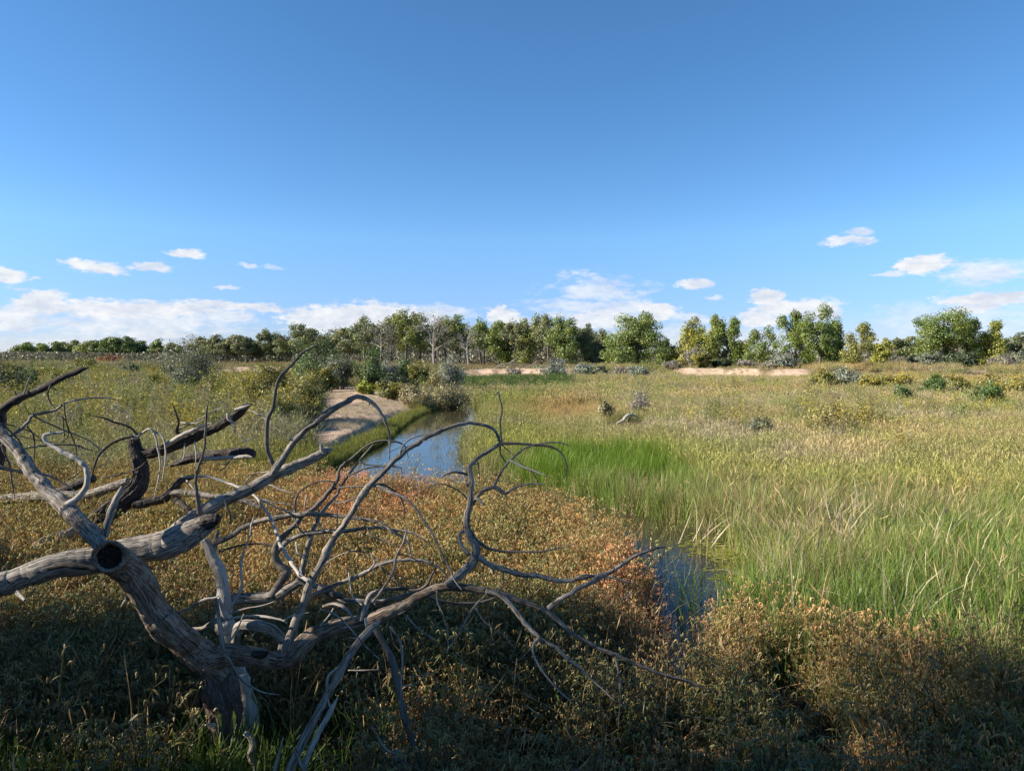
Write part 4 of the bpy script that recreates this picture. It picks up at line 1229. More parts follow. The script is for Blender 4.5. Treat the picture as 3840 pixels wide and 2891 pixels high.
# fine hanging and curling twigs
for k, (cr, rows, d0, d1, mt) in enumerate([
    (CR3, T((0, 690, 8), (60, 690, 8), (120, 705, 6), (130, 720, 3)), 5.5, 5.5, TW), (CR3, T((90, 735, 14), (200, 722, 13), (280, 722, 12), (340, 712, 14)), 5.7, 5.5, TW),
    (CR3, T((90, 830, 12), (180, 815, 12), (250, 780, 11), (320, 725, 12)), 5.7, 5.45, TW), (CR3, T((180, 655, 13), (270, 612, 13), (360, 595, 12), (440, 592, 10), (520, 605, 8), (515, 632, 6), (540, 632, 3)), 5.6, 5.6, TW),
    (CR3, T((420, 510, 5), (470, 490, 6), (520, 465, 3)), 5.5, 5.5, TW), (CR3, T((230, 865, 6), (310, 868, 6), (378, 876, 3)), 5.5, 5.5, TW),
    (CR3, T((300, 985, 8), (330, 1040, 8), (400, 1060, 7), (460, 1085, 6), (520, 1100, 3)), 5.7, 5.5, TW), (CR3, T((380, 1225, 10), (430, 1280, 9), (490, 1330, 7), (495, 1375, 3)), 5.4, 5.2, TW),
    (CR3, T((0, 1245, 10), (70, 1190, 10), (150, 1150, 10), (230, 1135, 9), (310, 1150, 8), (370, 1190, 4)), 5.4, 5.3, G), (CR3, T((310, 1260, 16), (345, 1220, 16), (350, 1195, 12), (325, 1160, 5)), 5.3, 5.3, PL),
    (CR3, T((345, 1200, 10), (375, 1180, 4)), 5.3, 5.3, PL), (CR3, T((185, 1320, 10), (180, 1270, 9), (185, 1240, 4)), 5.3, 5.3, PL), (CR3, T((105, 1000, 7), (112, 900, 6), (108, 845, 3)), 5.6, 5.6, TW),
    (CR3, T((270, 1020, 7), (340, 1050, 6), (430, 1070, 5), (440, 990, 3)), 5.6, 5.6, TW), (CR3, T((490, 1150, 8), (560, 1165, 8), (640, 1205, 6), (700, 1250, 3)), 5.4, 5.4, TW),
    (CR3, T((250, 565, 10), (300, 582, 10), (370, 588, 8), (400, 580, 4)), 5.6, 5.6, TW), (CR1, T((1880, 1130, 14), (1885, 1060, 13), (1920, 1000, 12), (2000, 955, 10), (2080, 940, 8), (2140, 945, 4)), 5.8, 5.9, TW),
    (CR1, T((1880, 1130, 14), (1885, 1200, 12), (1920, 1260, 9), (1960, 1290, 4)), 5.8, 5.6, TW), (CR1, T((1960, 1030, 8), (1945, 1090, 8), (1940, 1140, 3)), 5.9, 5.9, PL),
    (CR1, T((2010, 1170, 10), (2050, 1230, 9), (2070, 1300, 6), (2100, 1330, 3)), 5.7, 5.6, TW), (CR1, T((1890, 1330, 12), (1900, 1400, 11), (1960, 1450, 8), (2000, 1480, 3)), 5.4, 5.3, PL),
    (CR2, T((800, 405, 10), (820, 420, 16), (835, 400, 8)), 4.9, 4.95, G), (CR4, T((1605, 310, 14), (1608, 350, 9), (1605, 380, 3)), 5.1, 5.1, TW), (CR4, T((1940, 415, 6), (1965, 395, 9), (1988, 372, 4)), 5.1, 5.1, PL),
    (CR4, T((1170, 250, 8), (1172, 300, 9), (1160, 340, 3)), 5.2, 5.2, G), (CR4, T((360, 780, 4), (280, 705, 9), (240, 660, 8)), 4.8, 4.7, TW),
    (CR4, T((180, 872, 8), (280, 874, 12), (375, 866, 5)), 5.6, 5.6, G), (CR4, T((555, 920, 8), (640, 908, 12), (755, 886, 4)), 5.2, 5.2, G), (CR4, T((530, 970, 10), (600, 970, 8)), 5.1, 5.1, PL),
]):
    branch(dead, path(cr, rows, d0, d1), mt, 'twig')
# twig fan on the upper left
for rows in (
    T((55, 665, 22), (130, 612, 24), (180, 560, 22), (205, 522, 20), (280, 507, 18), (350, 490, 16), (410, 450, 14), (500, 425, 12), (600, 412, 11), (700, 415, 8), (792, 437, 3)),
    T((205, 525, 14), (280, 560, 12), (350, 590, 12), (440, 630, 11), (540, 670, 10), (640, 740, 8), (722, 842, 3)),
    T((410, 450, 10), (415, 520, 9), (430, 590, 9), (470, 690, 8), (490, 760, 8), (485, 932, 3)),
    T((170, 590, 12), (205, 640, 11), (220, 720, 10), (215, 862, 3)), T((20, 580, 12), (80, 640, 12), (130, 700, 11), (150, 780, 9), (150, 802, 3)),
    T((10, 710, 14), (60, 850, 13), (75, 960, 12), (96, 1052, 4)), T((-10, 850, 30), (60, 870, 24), (160, 885, 20), (280, 900, 16), (380, 940, 12), (502, 1022, 4)),
    T((120, 740, 12), (250, 720, 12), (380, 712, 12), (480, 715, 11), (560, 740, 8), (642, 762, 3)), T((322, 330, 12), (305, 390, 11), (320, 440, 9), (362, 492, 3)), T((150, 395, 12), (180, 310, 12), (216, 240, 5)),
    T((330, 345, 10), (350, 355, 8), (372, 366, 3)), T((0, 570, 8), (120, 600, 8), (230, 650, 6), (300, 720, 3)), T((235, 455, 4), (215, 500, 8), (205, 525, 8)),
    T((230, 530, 12), (245, 545, 6)), T((540, 860, 8), (620, 860, 7), (700, 800, 4)), T((390, 530, 4), (420, 560, 8), (440, 640, 8), (400, 700, 4)),
    T((0, 640, 5), (120, 655, 6), (280, 690, 7), (400, 700, 3)), T((380, 1000, 4), (420, 940, 7), (480, 910, 8), (540, 860, 5)),
    T((150, 450, 4), (180, 500, 7), (205, 520, 7)), T((400, 530, 8), (410, 640, 7), (400, 700, 3)),
):
    branch(dead, path(CR1, rows, 5.2, 5.6), M_twig if rows[0][2] < 13 else M_grey, 'twig')

# more fine shoots growing from the middle sized branches
rt = np.random.RandomState(12)
for Q in list(TWIG_FROM):
    for _ in range(2):
        k = rt.randint(len(Q) // 5, len(Q) - 4)
        t_ = Q[k + 2, :3] - Q[k - 2, :3]; t_ /= np.linalg.norm(t_) + 1e-9
        o_ = np.cross(t_, rt.normal(size=3)); o_ /= np.linalg.norm(o_)
        if o_[2] < -.3: o_ = -o_
        L = rt.uniform(.18, .6)
        curl = np.cross(t_, o_) * rt.uniform(-.7, .7) + np.array([0, 0, rt.uniform(-.8, .1)])
        r_ = rt.uniform(.0022, .004)
        rows = []
        for q_ in (0, .2, .45, .7, 1.0):
            p_ = Q[k, :3] + (o_ * .8 + t_ * .5) * L * q_ + curl * L * q_ ** 2 * .6 + rt.normal(size=3) * .012 * L * (q_ > 0)
            rows.append((*p_, r_ * (1 - .75 * q_)))
        branch(dead, rows, M_twig if rt.rand() < .6 else M_grey, 'twig')

# second, dark barked tree lying beyond it
fallen = empty('fallen_tree', (0, 0, 0), 'dark barked broken tree standing among fallen logs behind the grey dead tree', 'tree')
K = lambda rows, d0=11, d1=11, mat=M_darkbark, name='branch', f=None: branch(fallen, path(CR1, rows, d0, d1), mat, name, furrow=f)
K(T((520, 1290, 70), (590, 1215, 100), (680, 1150, 130), (800, 1060, 132), (880, 970, 122), (902, 880, 98), (882, 800, 90), (860, 720, 80), (850, 655, 60)), 10.6, 11.2, M_darkbark, 'trunk', furrow_disp(5.2, 0.22, 6))
K(T((880, 775, 70), (1000, 755, 70), (1100, 720, 72), (1200, 680, 70), (1300, 635, 62), (1400, 590, 54), (1480, 540, 62), (1530, 500, 60), (1570, 465, 40), (1612, 451, 5)), 11.15, 11, M_darkbark, 'limb', furrow_disp(6.2, 0.28, 5))
K(T((1060, 712, 34), (1150, 660, 34), (1250, 610, 28), (1352, 568, 6)), 11, 10.9, M_pale, 'splinter')
K(T((1455, 510, 18), (1460, 545, 22), (1500, 580, 8)), 10.85, 10.85, M_pale, 'splinter')
K(T((1500, 490, 20), (1560, 470, 18), (1600, 455, 5)), 10.85, 10.85, M_pale, 'splinter')
K(T((845, 655, 30), (860, 665, 34), (888, 660, 8)), 11.1, 11.1, M_pale, 'splinter')
K(T((850, 1095, 60), (950, 1075, 62), (1050, 1050, 60), (1110, 990, 52), (1150, 940, 42), (1220, 916, 28), (1262, 905, 16)), 10.8, 11, M_darkbark)
K(T((1090, 1020, 50), (1200, 1020, 42), (1330, 1040, 38), (1450, 1050, 36), (1560, 1070, 34), (1662, 1112, 20)), 10.9, 10.6, M_grey)
K(T((1115, 1055, 42), (1170, 1100, 38), (1210, 1150, 32), (1245, 1195, 16)), 10.9, 10.6, M_darkbark)
for rows, mt in (
    (T((850, 655, 18), (760, 680, 18), (680, 730, 18), (630, 780, 16), (600, 850, 14), (588, 905, 6)), M_darkbark), (T((880, 650, 14), (830, 600, 14), (740, 570, 13), (660, 540, 10), (578, 524, 4)), M_darkbark),
    (T((880, 655, 16), (950, 612, 16), (985, 640, 14), (1005, 720, 12), (1020, 830, 12), (1010, 930, 10), (980, 1062, 4)), M_pale), (T((955, 615, 12), (1030, 660, 12), (1055, 750, 11), (1050, 850, 10), (1035, 942, 4)), M_pale),
    (T((1150, 650, 20), (1125, 620, 22), (1140, 560, 14), (1115, 490, 10), (1100, 450, 4)), M_darkbark), (T((1130, 620, 10), (1250, 560, 9), (1350, 500, 8), (1462, 460, 3)), M_grey), (T((1140, 570, 10), (1240, 575, 9), (1300, 550, 4)), M_pale),
    (T((1560, 475, 8), (1650, 520, 7), (1732, 572, 3)), M_pale), (T((1470, 590, 8), (1520, 640, 7), (1570, 700, 6), (1600, 730, 3)), M_grey), (T((1630, 655, 4), (1580, 680, 7), (1540, 690, 5)), M_pale),
    (T((1240, 690, 10), (1250, 780, 8), (1245, 850, 3)), M_pale), (T((1180, 700, 9), (1170, 800, 8), (1110, 840, 4)), M_pale), (T((660, 920, 8), (760, 900, 10), (880, 860, 10), (930, 820, 8)), M_darkbark),
    (T((1160, 910, 10), (1210, 960, 12), (1240, 1000, 5)), M_pale), (T((1330, 1170, 6), (1400, 1120, 9), (1440, 1080, 5)), M_grey), (T((1560, 950, 5), (1620, 900, 8), (1720, 880, 4)), M_pale),
    (T((1470, 800, 12), (1440, 850, 9), (1400, 880, 4)), M_darkbark), (T((1380, 840, 5), (1440, 830, 8), (1480, 800, 6)), M_darkbark), (T((1500, 970, 6), (1620, 980, 9), (1700, 965, 9), (1800, 1000, 8), (1880, 1020, 3)), M_pale),
    (T((1500, 1080, 10), (1650, 1060, 10), (1760, 1080, 9), (1860, 1090, 4)), M_grey), (T((1600, 1020, 9), (1700, 1080, 9), (1800, 1130, 8), (1830, 1160, 3)), M_pale),
):
    branch(fallen, path(CR1, rows, 11, 10.8), mt, 'twig')
lg = empty('fallen_log', (0, 0, 0), 'split dark log with a torn pale end, right of the dark broken trunk', 'log')
branch(lg, path(CR1, T((1085, 845, 20), (1200, 805, 60), (1320, 782, 70), (1450, 767, 72), (1560, 760, 76), (1625, 772, 48)), 11.6, 11.2), M_darkbark, 'trunk', furrow=furrow_disp(7.7, 0.24, 6))
branch(lg, path(CR1, T((1300, 800, 24), (1450, 795, 26), (1560, 785, 24), (1610, 790, 10)), 11.2, 10.95), M_pale, 'splinter')
lg = empty('fallen_log', (0, 0, 0), 'long pale fallen log lying across the weeds at the left edge', 'log')
branch(lg, path(CR1, T((-120, 1065, 60), (0, 1060, 62), (200, 1047, 66), (400, 1036, 66), (560, 1030, 64), (700, 985, 60), (820, 945, 54)), 12.2, 11.8), M_grey, 'trunk', furrow=furrow_disp(4.7, 0.12, 5))
lg = empty('fallen_log', (0, 0, 0), 'dark log end poking up behind the long pale log at left', 'log')
branch(lg, path(CR1, T((380, 1015, 66), (480, 970, 66), (600, 922, 50)), 12.6, 12.4), M_darkbark, 'trunk', furrow=furrow_disp(3.1, 0.2, 5))
lg = empty('fallen_log', (0, 0, 0), 'half buried grey log in the weeds below the dark broken trunk', 'log')
branch(lg, path(CR1, T((220, 1355, 50), (330, 1310, 64), (450, 1270, 62), (560, 1215, 84)), 9.6, 10.3), M_grey, 'trunk', furrow=furrow_disp(2.2, 0.14, 5))
# driftwood in the right meadow
CD = (2100, 1450)
dw = empty('driftwood', (0, 0, 0), 'pale forked driftwood snag lying in the meadow beyond the green reeds', 'driftwood')
DW = lambda rows, mat=M_pale, name='branch': branch(dw, path(CD, [(a, b, c * .55) for a, b, c in rows], 30.5, 30.8, 0.2713), mat, name)
DW(T((780, 510, 50), (860, 470, 70), (920, 410, 75), (970, 385, 60), (1050, 415, 50), (1110, 465, 20)), M_pale, 'trunk')
DW(T((690, 600, 40), (760, 565, 30), (850, 545, 34), (910, 530, 36), (950, 470, 40), (985, 390, 34), (1005, 340, 26), (993, 285, 20), (1040, 262, 8)), M_grey)
DW(T((640, 590, 60), (690, 560, 80), (730, 600, 50)), M_twig, 'root')
DW(T((690, 600, 50), (670, 520, 30), (690, 470, 10)), M_twig, 'root')
DW(T((820, 540, 24), (800, 505, 16), (790, 490, 5)), M_pale)
DW(T((900, 520, 30), (960, 450, 24), (1040, 460, 16), (1070, 490, 8)), M_grey)
# pale limbs lying at the foot of the grove
dl = empty('fallen_limb', (0, 0, 0), 'bleached fallen limbs lying below the middle of the grove', 'branch')
for rows in (T((1060, 800, 1.6), (1090, 786, 2.2), (1130, 789, 2), (1165, 798, 1.4)), T((1080, 796, 1.4), (1110, 778, 1.6), (1122, 768, .8)), T((1120, 800, 1.4), (1150, 788, 1.6), (1160, 778, .8))):
    branch(dl, path((0, 0), rows, 106, 107, V), M_pale)
# knobbly stump at the very bottom and a stick beside it
sp = empty('stump', (0, 0, 0), 'small knobbly grey stump with a thin side shoot at the bottom edge', 'stump')
branch(sp, path(CR4, T((510, 1950, 220), (508, 1750, 200), (508, 1600, 190), (510, 1520, 165), (505, 1470, 120), (498, 1435, 50)), 4.4, 4.4), M_bark, 'trunk', furrow=furrow_disp(9.9, 0.2, 5))
branch(sp, path(CR4, T((500, 1440, 60), (495, 1405, 56), (480, 1395, 30), (440, 1390, 18), (400, 1350, 16), (365, 1290, 14), (335, 1235, 5)), 4.38, 4.35), M_grey)
sk = empty('dead_stick', (0, 0, 0), 'thin bleached stick standing in the weeds right of the dead trunk', 'stick')
branch(sk, path(CR2, T((1700, 1750, 26), (1755, 1516, 24), (1782, 1410, 20), (1806, 1304, 8)), 4.5, 4.5), M_pale, 'branch')


# ------------------------------------------------------------------ plants of the marsh and meadow (uncountable: scattered)
def strip(mb, p, w_, col, side):
    """flat leaf along p with half widths w_"""
    p = np.asarray(p, float); k = len(p)
    w_ = np.asarray(w_, float)
    v = np.stack([p - side * w_[:, None], p + side * w_[:, None]], 1).reshape(-1, 3)
    i = np.arange(k - 1)[:, None] * 2
    f = np.concatenate([i, i + 1, i + 3, i + 2], 1)
    mb.add(v, f, col)


def rnd_dir(rs):
    a_ = rs.uniform(0, 2 * math.pi)
    return np.array([math.cos(a_), math.sin(a_), 0.0])


def lance_leaf(mb, rs, p0, d, L, wd, col, droop):
    s = np.cross(d, [0, 0, 1.0]); s /= np.linalg.norm(s) + 1e-9
    t_ = np.array([0, .35, .7, 1.0])[:, None]
    p = p0 + d * L * t_ + np.array([0, 0, 1.0]) * (L * (0.25 * t_ - droop * t_ ** 2))
    s = s + np.array([0, 0, rs.uniform(-.5, .5)])
    strip(mb, p, np.array([.25, 1, .75, .04]) * wd, col, s)


def proto_smartweed(seed, spikes=1.0, tall=1.0):
    rs = np.random.RandomState(seed); mb = MB()
    for s in range(rs.randint(7, 10)):
        d = rnd_dir(rs); h = rs.uniform(.34, .9) * tall
        base_ = d * rs.uniform(0, .12)
        p = bent(base_ - np.array([0, 0, .1]), base_ + d * rs.uniform(.08, .32) * h + np.array([0, 0, h]), 7, rs, 0, .08)
        tube(mb, p, np.linspace(.0045, .0018, 7), 3, np.array([.9, .45, .28]) * rs.uniform(.5, 1.0) if rs.rand() < .5 else np.array([.7, .75, .3]) * rs.uniform(.5, .9), cap=False)
        for k in range(1, 7):
            for _ in range(2 if k > 2 else 1):
                ld = rnd_dir(rs)
                q_ = rs.rand()
                c_ = (np.array([.55, .68, .46]) if q_ < .55 else (np.array([.95, .88, .58]) if q_ < .86 else np.array([1.0, .66, .48]))) * rs.uniform(.5, 1.1)
                lance_leaf(mb, rs, p[k], ld, rs.uniform(.06, .13), rs.uniform(.005, .010), c_, rs.uniform(.3, .95))
        ends = [p[6]]
        for _ in range(int(3 * spikes)):
            k = rs.randint(3, 6)
            e = p[k] + rnd_dir(rs) * rs.uniform(.05, .14) + np.array([0, 0, rs.uniform(.08, .2)])
            tube(mb, bent(p[k], e, 3, rs, .05, .05), [.002, .0015, .0012], 3, np.array([.85, .6, .3]) * .8, cap=False)
            ends.append(e)
        for e in ends:
            for _ in range(1 if rs.rand() < .6 else 2):
                ld = rnd_dir(rs); L = rs.uniform(.035, .065)
                tt = np.linspace(0, 1, 6)[:, None]
                pp = e + ld * L * .7 * np.sin(tt * 1.7) + np.array([0, 0, 1.0]) * L * (0.75 * np.sin(tt * 2.6) - .35 * tt ** 2 * 1.6)
                q_ = rs.rand()
                c_ = (np.array([1.45, 1.22, .95]) if q_ < .6 else (np.array([1.5, 1.05, .92]) if q_ < .85 else np.array([1.4, 1.4, 1.05]))) * rs.uniform(.75, 1.15)
                tube(mb, pp, np.array([.002, .0042, .005, .005, .0042, .0015]), 4, c_, cap=False)
    return mb


def proto_reed(seed, n=16, h=1.0, wd=.0065, dry=0.1, spread=.16, flop=.25):
    rs = np.random.RandomState(seed); mb = MB()
    for i in range(n):
        d = rnd_dir(rs); L = h * rs.uniform(.6, 1.1)
        b0 = rnd_dir(rs) * spread * math.sqrt(rs.rand())
        t_ = np.array([0, .25, .5, .75, 1.0])[:, None]
        lean = rs.uniform(.02, flop); bend = rs.uniform(.0, flop) * (2.2 if rs.rand() < .15 else .7)
        p = b0 + d * L * (lean * t_ + bend * t_ ** 3) + np.array([0, 0, 1.0]) * L * (t_ - .35 * bend * t_ ** 4) - np.array([0, 0, .08])
        sd = np.cross(d, [0, 0, 1.0]) * .7 + rnd_dir(rs) * .5
        c_ = np.array([1, 1, 1.0]) * rs.uniform(.7, 1.3)
        if rs.rand() < dry:
            c_ = np.array([1.7, 1.2, 1.5]) * rs.uniform(.8, 1.2)
        strip(mb, p, np.array([.8, 1, .95, .7, .06]) * wd * rs.uniform(.7, 1.3), c_, sd)
    return mb


def proto_grass(seed, n=46, h=.6, wd=.0035, heads=.4, spread=.2, flop=.35):
    rs = np.random.RandomState(seed); mb = MB()
    for i in range(n):
        d = rnd_dir(rs); L = h * rs.uniform(.45, 1.1)
        b0 = rnd_dir(rs) * spread * math.sqrt(rs.rand())
        t_ = np.array([0, .4, .75, 1.0])[:, None]
        lean = rs.uniform(0, flop); bend = rs.uniform(0, flop)
        p = b0 + d * L * (lean * t_ + bend * t_ ** 2.5) + np.array([0, 0, 1.0]) * L * (t_ - .4 * bend * t_ ** 3) - np.array([0, 0, .04])
        c_ = np.array([1, 1, rs.uniform(.8, 1.2)]) * rs.uniform(.6, 1.35)
        strip(mb, p, np.array([1, .9, .6, .1]) * wd, c_, rnd_dir(rs))
        if rs.rand() < heads:
            e = p[-1]
            pp = np.array([e - (p[-1] - p[-2]) * .5, e + d * .01, e + (p[-1] - p[-2]) * .35])
            strip(mb, pp, np.array([.3, 1.3, .2]) * wd * 1.7, c_ * np.array([1.25, 1.15, 1.1]), rnd_dir(rs))
    return mb


def proto_forb(seed, n=9, h=1.0, leaf=.045, top=0.0, spread=.22):
    """upright weedy stems with small narrow leaves, some with a flower plume"""
    rs = np.random.RandomState(seed); mb = MB()
    for i in range(n):
        d = rnd_dir(rs); L = h * rs.uniform(.55, 1.1)
        b0 = rnd_dir(rs) * spread * math.sqrt(rs.rand())
        p = bent(b0 - np.array([0, 0, .05]), b0 + d * L * rs.uniform(.03, .3) + np.array([0, 0, L]), 6, rs, 0, .05)
        br = rs.uniform(.75, 1.25)
        strip(mb, p, np.linspace(.004, .0015, 6), np.array([1.1, .95, 1.0]) * br * .8, rnd_dir(rs))
        nl = 26
        tt = rs.uniform(.15, 1.0, nl)
        cen = np.stack([np.interp(tt * 5, np.arange(6), p[:, k]) for k in range(3)], -1)
        a_ = rs.uniform(0, 2 * math.pi, nl)
        dr = np.stack([np.cos(a_), np.sin(a_), rs.uniform(.2, 1.0, nl)], -1)
        dr /= np.linalg.norm(dr, axis=1, keepdims=True)
        sd = np.cross(dr, rs.normal(size=(nl, 3))); sd /= np.linalg.norm(sd, axis=1, keepdims=True)
        ll = leaf * rs.uniform(.6, 1.5, (nl, 1)); lw = ll * .13
        v = np.stack([cen, cen + dr * ll * .5 - sd * lw, cen + dr * ll, cen + dr * ll * .5 + sd * lw], 1).reshape(-1, 3)
        cc = np.array([1, 1, 1.0]) * br * rs.uniform(.7, 1.3, (nl, 1))
        if top and rs.rand() < top:
            cc = np.where(tt[:, None] > .68, cc * np.array([1.5, 1.25, .75]), cc)
        mb.add(v, np.arange(4 * nl).reshape(nl, 4), np.repeat(cc, 4, axis=0))
    return mb


def proto_objs(name, makers, mat):
    out = []
    for k, mb in enumerate(makers):
        out.append(bpy.data.objects.new(name, mb.mesh(name, mat, False)))
    return out


def scatter(name, x, y, scl, tint, protos, rs, label, cat, tilt=.08, zoff=0.0, zsc=None):
    n = len(x)
    z = np.maximum(gh(x, y), -.02 if name != 'floating_algae' else 0) + zoff
    me = bpy.data.meshes.new(name)
    me.vertices.add(n)
    me.vertices.foreach_set('co', np.stack([x, y, z], -1).ravel())
    def at_(nm, ty, key, val):
        a_ = me.attributes.new(nm, ty, 'POINT'); a_.data.foreach_set(key, np.ascontiguousarray(val).ravel())
    rot = np.stack([rs.normal(size=n) * tilt, rs.normal(size=n) * tilt, rs.uniform(0, 2 * math.pi, n)], -1)
    at_('rot', 'FLOAT_VECTOR', 'vector', rot)
    s3 = np.stack([scl, scl, scl * (1 if zsc is None else zsc)], -1)
    at_('scl', 'FLOAT_VECTOR', 'vector', s3)
    at_('pid', 'INT', 'value', rs.randint(0, len(protos), n).astype(np.int32))
    at_('tint', 'FLOAT_COLOR', 'color', np.c_[tint, np.ones(n)])
    me.update()
    o = bpy.data.objects.new(name, me)
    COL.objects.link(o)
    g = bpy.data.node_groups.new(name, 'GeometryNodeTree')
    g.interface.new_socket('Geometry', in_out='INPUT', socket_type='NodeSocketGeometry')
    g.interface.new_socket('Geometry', in_out='OUTPUT', socket_type='NodeSocketGeometry')
    nd = g.nodes
    gi, go = nd.new('NodeGroupInput'), nd.new('NodeGroupOutput')
    jn = nd.new('GeometryNodeJoinGeometry')
    for p in protos:
        oi = nd.new('GeometryNodeObjectInfo')
        oi.inputs['Object'].default_value = p
        oi.inputs['As Instance'].default_value = True
        g.links.new(oi.outputs['Geometry'], jn.inputs[0])
    ip = nd.new('GeometryNodeInstanceOnPoints')
    ip.inputs['Pick Instance'].default_value = True
    def na(nm, ty):
        a_ = nd.new('GeometryNodeInputNamedAttribute'); a_.data_type = ty
        a_.inputs['Name'].default_value = nm
        return a_.outputs['Attribute']
    g.links.new(gi.outputs[0], ip.inputs['Points'])
    g.links.new(jn.outputs[0], ip.inputs['Instance'])
    g.links.new(na('pid', 'INT'), ip.inputs['Instance Index'])
    g.links.new(na('rot', 'FLOAT_VECTOR'), ip.inputs['Rotation'])
    g.links.new(na('scl', 'FLOAT_VECTOR'), ip.inputs['Scale'])
    g.links.new(ip.outputs[0], go.inputs[0])
    md = o.modifiers.new('scatter', 'NODES')
    md.node_group = g
    return tag(o, label, cat, kind='stuff')


def sample(rs, n, u0, u1, d0, d1, a=1.0):
    """points over bearings u0..u1 and distances d0..d1, thinning out with distance as d**-a"""
    k = 2 - a
    q_ = rs.rand(n)
    d = (d0 ** k + q_ * (d1 ** k - d0 ** k)) ** (1 / k) if abs(k) > 1e-3 else d0 * (d1 / d0) ** q_
    u = rs.uniform(u0, u1, n)
    return (u - 1106) / 1522 * d, d, u


def lerp3(a_, b_, t_):
    t_ = np.asarray(t_)[:, None]
    return np.asarray(a_) * (1 - t_) + np.asarray(b_) * t_


PR_sw = proto_objs('smartweed_plant', [proto_smartweed(20 + k, 1.5) for k in range(8)], M_plant)
PR_green = proto_objs('green_grass_tuft', [proto_grass(60 + k, 40, .5, .0045, .1, .16, .4) for k in range(4)], M_reed)
PR_reed = proto_objs('reed_clump', [proto_reed(80 + k, 32, .92, .0042, .07, .18, .32) for k in range(6)], M_reed)
PR_drygr = proto_objs('dry_grass_tuft', [proto_grass(100 + k, 50, .62, .0038, .5, .24, .4) for k in range(5)], M_dry)
PR_forb = proto_objs('weed_clump', [proto_forb(120 + k, 12, 1.0, .05, .15) for k in range(6)], M_dry)
PR_farg = proto_objs('far_grass_tuft', [proto_grass(140 + k, 44, .6, .011, .5, .45, .4) for k in range(5)], M_dry)
PR_farf = proto_objs('far_weed_clump', [proto_forb(160 + k, 14, 1.0, .09, .15, .5) for k in range(5)], M_dry)

rs = np.random.RandomState(77)
# 1 smartweed marsh in front
x, y, u = sample(rs, 22000, -700, 2950, 2.6, 17.6, .6)
ne = near_edge(u)
keep = (y < ne - .1 + .7 * (fbm(x * .9, y * .9, 51) - .5)) & (sdist(STREAM, x, y) > -.15)
keep &= ~((gap_field(x, y) > .05) & (rs.rand(len(x)) < .85))
dens = fbm(x * .9 + 3, y * .9, 52)
keep &= (dens + rs.rand(len(x)) * .5 > .50 + .10 * sstep(8.5, 6.5, y))
leftgreen = (x < -1.3) & (y < 6.2)
keep &= ~(leftgreen & (rs.rand(len(x)) < .55))
keep &= ~((u > 370) & (u < 640) & (y < 5.7))
x, y, u, ne = x[keep], y[keep], u[keep], ne[keep]
f1 = fbm(x * .35, y * .35, 53); f2 = fbm(x * 1.1, y * 1.1, 54)
edge = sstep(7.5, 1.5, ne - y) * sstep(480, 760, u) * sstep(1560, 1400, u)
tint = lerp3((.40, .31, .14), (.48, .335, .18), sstep(.35, .65, f1))
tint = lerp3(tint, (.21, .235, .09), .75 * sstep(.48, .66, f2))
tint = lerp3(tint, (.52, .335, .20), .8 * edge * sstep(.3, .6, f1))
tint = lerp3(tint, (.31, .29, .09), .7 * sstep(700, 400, u) * sstep(8, 11, y))
near_shade_green = .82 * sstep(8.8, 6.6, y + 2.2 * (f1 - .5) + .16 * np.clip(x, -4, 4)) * (.55 + .45 * sstep(.35, .55, f2))
tint = lerp3(tint, (.125, .14, .055), near_shade_green)  # near plants greener, and tinted darker to deepen the foreground shade
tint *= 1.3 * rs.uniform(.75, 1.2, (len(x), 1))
scl = rs.uniform(.55, 1.1, len(x)) * (0.62 + .5 * f2) * (1 - .3 * sstep(6.5, 4.0, y) * sstep(1.0, -1.0, x)) * (.4 + .6 * sstep(.8, 1.7, gap_near(x, y)))
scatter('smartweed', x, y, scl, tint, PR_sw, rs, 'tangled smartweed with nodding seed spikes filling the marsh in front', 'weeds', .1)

# 2 dark green grass at the lower left and scattered tufts in the shade
x, y, u = sample(rs, 5200, -600, 2700, 2.6, 8.5, .5)
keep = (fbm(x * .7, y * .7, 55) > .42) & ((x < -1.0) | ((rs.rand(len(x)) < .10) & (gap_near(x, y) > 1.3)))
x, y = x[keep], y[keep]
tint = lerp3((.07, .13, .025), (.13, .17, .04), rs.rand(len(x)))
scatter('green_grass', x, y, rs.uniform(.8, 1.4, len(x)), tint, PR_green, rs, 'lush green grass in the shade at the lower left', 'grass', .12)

# 3 reeds on the right
x, y, u = sample(rs, 15000, 940, 3000, 5.6, 22.5, .9)
ne = near_edge(u)
top_d = np.interp(u, [1000, 1100, 1140, 1400, 1480, 1560, 1700, 2212, 3000], [20.3, 21.2, 21.6, 21.6, 18.5, 16.5, 15.3, 14.4, 13])
keep = (y > ne + .1 + .9 * (fbm(x * .9, y * .9, 56) - .5)) & (y < top_d + 1.2 * (fbm(x * .8, y * .8, 57) - .5)) & (sdist(STREAM, x, y) > .05)
patch = sstep(1100, 1160, u) * sstep(1560, 1430, u) * sstep(15.8, 17.2, y)
dens = fbm(x * .55, y * .55, 58)
keep &= (rs.rand(len(x)) < np.clip(.35 + 1.6 * (dens - .35) + patch, .1, 1))
x, y, u, patch, dens = x[keep], y[keep], u[keep], patch[keep], dens[keep]
f1 = fbm(x * .5, y * .5, 59)
tint = lerp3((.22, .27, .065), (.16, .25, .045), sstep(.35, .65, f1))
tint = lerp3(tint, (.135, .225, .022), patch)
drym = (rs.rand(len(x)) < .09 * (1 - patch) * (1 + 1.5 * (f1 < .45)))
tint[drym] = np.array([.36, .28, .15]) * rs.uniform(.8, 1.2, (drym.sum(), 1))
tint *= rs.uniform(.82, 1.18, (len(x), 1))
scl = rs.uniform(.65, 1.1, len(x)) * (1 - .12 * patch) * (.8 + .4 * dens)
